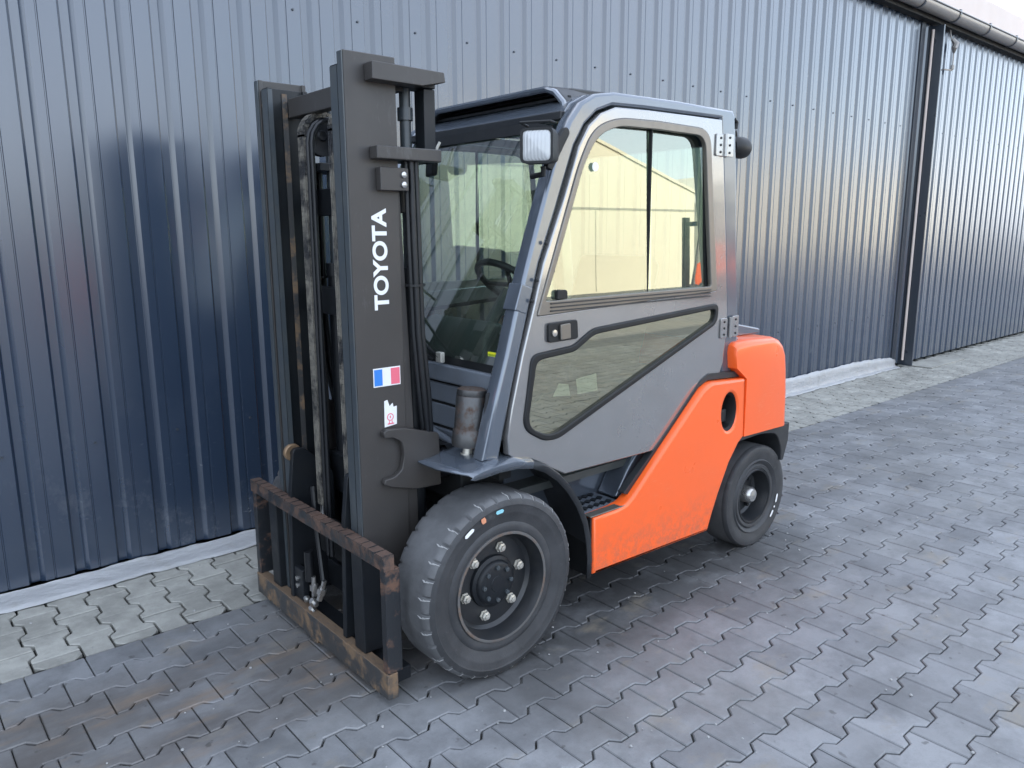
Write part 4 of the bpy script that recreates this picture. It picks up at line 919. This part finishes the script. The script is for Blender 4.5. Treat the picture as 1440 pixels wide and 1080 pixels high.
# interior
MB().prism(rp([(1.80, .50), (2.02, .50), (1.99, .95, .05), (1.90, 1.17, .05), (1.80, 1.22, .06), (1.755, 1.15), (1.745, 1.0)]), 2.20, 2.62).build('dashboard', M['interior'], F, bevel=.02)
MB().box(1.76, 1.86, 2.05, 3.0, .98, 1.045).build('dash_shelf', M['interior'], F, bevel=.01)
MB().tube([(1.90, 2.40, 1.12), (2.04, 2.40, 1.30)], .026, 14).build('steering_column', M['interior'], F, smooth=True)
q = MB(); ax = Vector((.62, 0, .78)).normalized(); e1 = Vector((0, 1, 0)); e2 = ax.cross(e1); cc = Vector((2.055, 2.40, 1.325))
ring = [cc+(e1*math.cos(2*PI*k/32)+e2*math.sin(2*PI*k/32))*.155 for k in range(33)]; q.tube(ring, .014, 8, cap=False)
for k in (0, 11, 21): q.tube([cc, cc+(e1*math.cos(2*PI*k/32)+e2*math.sin(2*PI*k/32))*.15], .010, 6)
q.build('steering_wheel', M['rubberseal'], F, smooth=True)
q = MB(); q.prism(rp([(2.28, .90, .04), (2.74, .90), (2.76, 1.02), (2.36, 1.04, .04), (2.28, 1.0, .04)]), 2.29, 2.76); q.build('seat_cushion', M['interior'], F, bevel=.02)
q = MB(); q.prism(rp([(2.66, 1.02), (2.78, .98), (2.90, 1.40, .05), (2.80, 1.44, .05)]), 2.30, 2.75); q.build('seat_backrest', M['interior'], F, bevel=.03)
MB().box(2.18, 2.95, 2.15, 2.90, .60, .90).build('engine_cover', M['interior'], F, bevel=.02)
for y in (2.14, 2.18, 2.22): MB().tube([(2.0, y, 1.05), (1.97, y, 1.22)], .007, 6).build('control_lever', M['rubberseal'], F, smooth=True)
MB().obox((1.90, 2.72, 1.80), (.02, .055, .0), (.012, -.004, .0), (-.01, -.02, .035)).build('interior_mirror', M['rubberseal'], F, bevel=.008)
MB().tube([(1.90, 2.72, 1.83), (1.93, 2.70, 1.90)], .006, 6).build('mirror_stem', M['zinc'], F, smooth=True)
MB().box(1.75, 2.95, 2.06, 2.99, .57, .60).build('cab_floor', M['interior'], F)
# stickers inside the lower window
MB().add([(2.06, 2.02, .93), (2.17, 2.02, .93), (2.16, 2.02, 1.0), (2.05, 2.02, .99)], [(0, 1, 2, 3)]).build('paper_notice', M['white'], F, solid=.001)
MB().add([(1.93, 2.02, .94), (2.02, 2.02, .93), (2.01, 2.02, .975), (1.96, 2.02, .985)], [(0, 1, 2, 3)]).build('paper_notice', M['white'], F, solid=.001)
# --- counterweight
prof = [(3.072, .600), (3.070, .872), (3.03, .90), (2.985, .93), (2.975, 1.00), (2.98, 1.032), (3.0, 1.044), (3.14, 1.048), (3.31, 1.044), (3.375, 1.028), (3.43, .995), (3.468, .945), (3.488, .87), (3.505, .75), (3.512, .594)]
sl_y = [1.932, 1.935, 1.945, 1.965, 2.0, 2.05, 2.12]; sl_y = sl_y+[mir(a) for a in reversed(sl_y)]
m = MB(); v = []
for y in sl_y:
    d = min(y-1.932, mir(1.932)-y); r = .19; sh = r-math.sqrt(max(0, r*r-(r-min(d, r))**2)); rz = .03; zz = rz-math.sqrt(max(0, rz*rz-(rz-min(d, rz))**2)); sh = sh*.55
    for x, z in prof:
        k = max(0, min(1, (x-3.25)/.25)); tz = max(0, min(1, (z-.95)/.1)); fr = max(0, min(1, (3.08-x)/.05))*.2
        v.append((x-sh*k+zz*.4*fr, y, z-zz*tz))
n_ = len(prof); K = len(sl_y)
m.add(v, [(i*n_+j, i*n_+(j+1) % n_, (i+1)*n_+(j+1) % n_, (i+1)*n_+j) for i in range(K-1) for j in range(n_)]+[tuple(range(n_)), tuple((K-1)*n_+j for j in range(n_))])
m.build('counterweight', M['orange'], F, smooth=True)
MB().prism(rp([(2.93, 1.046), (3.37, 1.046), (3.36, 1.070, .01), (3.14, 1.112, .02), (2.93, 1.135)]), 2.06, 2.99).build('engine_hood', M['grey'], F, bevel=.008)
def rearguard(f, side):
    MB().prism(rp([(3.06, .598), (3.515, .592), (3.512, .50), (3.475, .40, .01), (3.452, .405), (3.448, .47, .05), (3.40, .555, .06), (3.25, .575, .05), (3.07, .57)]), f(1.955), f(2.20)).build('rear_mudguard', M['trim'], F, bevel=.006)
    MB().box(3.495, 3.512, min(f(1.99), f(2.03)), max(f(1.99), f(2.03)), .60, .68).build('reflector_patch', M['white'] if False else M['orangedot'], F)
both(rearguard)

# ------------------------------------------------------------------ yard behind the camera (seen mirrored in the glass and cladding)
def marquee(x0, x1, y, depth, eave, label):
    T = thing('storage_marquee', label, 'marquee', ((x0+x1)/2, y, 0), 'white storage marquees across the yard')
    xm = (x0+x1)/2; pk = eave+.28*(x1-x0)/2
    MB().prism([(x0, 0), (x1, 0), (x1, eave), (xm, pk), (x0, eave)], y-depth, y, 'y').build('tarpaulin', M['tent'], T)
    m = MB(); m.prism([(x0-.12, eave-.08), (xm, pk-.03), (x1+.12, eave-.08), (x1+.12, eave+.03), (xm, pk+.09), (x0-.12, eave+.03)], y-depth-.05, y+.07); m.build('roof_tarpaulin', M['tent'], T)
    MB().box(x0, x1, y+.002, y+.02, eave-.80, eave-.72).build('seam_flap', M['tentseam'], T)
    for i in range(1, 5): MB().box(x0+(x1-x0)*i/5-.015, x0+(x1-x0)*i/5+.015, y+.002, y+.012, .05, eave-.82).build('seam', M['tentseam'], T)
marquee(12.2, 27.2, -16, 14, 3.85, 'cream storage marquee mirrored in the sliding window of the forklift door')
marquee(33, 47, -18, 14, 3.8, 'cream storage marquee mirrored in the wall left of the dark post')
marquee(51, 66, -18, 14, 4.0, 'cream storage marquee mirrored in the wall right of the dark post')
def parked(x, y, rz, label):
    T = thing('parked_forklift', label, 'forklift', (x, y, 0), 'orange forklifts parked across the yard')
    def B(m, name, mat, **k):
        c, s = math.cos(rz), math.sin(rz); m.v = [(x+a*c-b*s, y+a*s+b*c, z) for a, b, z in m.v]; return m.build(name, mat, T, **k)
    B(MB().prism(rp([(-.9, .25), (1.3, .25), (1.35, 1.0, .2), (1.1, 1.15, .1), (.3, 1.1), (-.1, .6, .1), (-.9, .6)]), -.55, .55), 'body', M['orange'], bevel=.03)
    for a, b, r in ((-.7, -.55, .34), (-.7, .55, .34), (.95, -.5, .27), (.95, .5, .27)):
        B(MB().lathe([(.001, -.1), (r*.5, -.1), (r*.6, -.12), (r-.03, -.11), (r, -.08), (r, .08), (r-.03, .11), (r*.6, .12), (.001, .1)], (a, b, r), 'y', 24), 'wheel', M['tyre'], smooth=True)
    m = MB()
    for b in (-.5, .5):
        m.tube([(-.75, b, .6), (-.45, b, 1.95), (-.3, b, 2.1), (.6, b, 2.1), (.8, b, 1.05)], .035, 8)
    m.box(-.35, .62, -.5, .5, 2.08, 2.12); B(m, 'overhead_guard', M['trim'], smooth=True)
    m = MB(); m.box(-1.2, -1.05, -.4, -.3, .1, 2.2); m.box(-1.2, -1.05, .3, .4, .1, 2.2); m.box(-1.18, -1.1, -.3, .3, 2.0, 2.1); B(m, 'mast', M['black'])
    B(MB().prism(rp([(0, 1.05), (.45, 1.05), (.6, 1.6, .05), (.48, 1.62, .05), (.38, 1.2, .05), (0, 1.17)]), -.25, .25), 'seat', M['interior'], bevel=.02)
parked(20.9, -9.6, 4.3, 'orange forklift mirrored at the rear edge of the door window beside the marquee')
parked(15.8, -6.6, .1, 'orange forklift mirrored on the rear cab pillar and the cladding behind it')
parked(4.2, -10.5, .05, 'orange forklift mirrored faintly low on the left end of the cladding')
T = thing('shipping_container', 'dark blue shipping container mirrored as the dark patch left of the mast', 'container', (6.4, -9, 0))
m = MB(); pts = []
for i in range(36):
    b = 4.9+i*.09; pts += [(b, -8.0), (b+.03, -8.0), (b+.045, -8.035), (b+.075, -8.035)]
pts += [(8.14, -8.0), (8.14, -14), (4.9, -14)]
m.prism(pts, .15, 2.9, 'z'); m.build('corrugated_box', M['container'], T)
q = MB()
for a in (4.82, 8.14): q.box(a, a+.08, -8.08, -7.98, 0.02, 2.95)
q.box(4.9, 8.14, -8.08, -7.98, 2.9, 2.99); q.box(4.9, 8.14, -8.08, -7.98, .02, .15); q.build('container_frame', M['container'], T)

for o in bpy.data.objects:
    if '_base' in o: del o['_base']
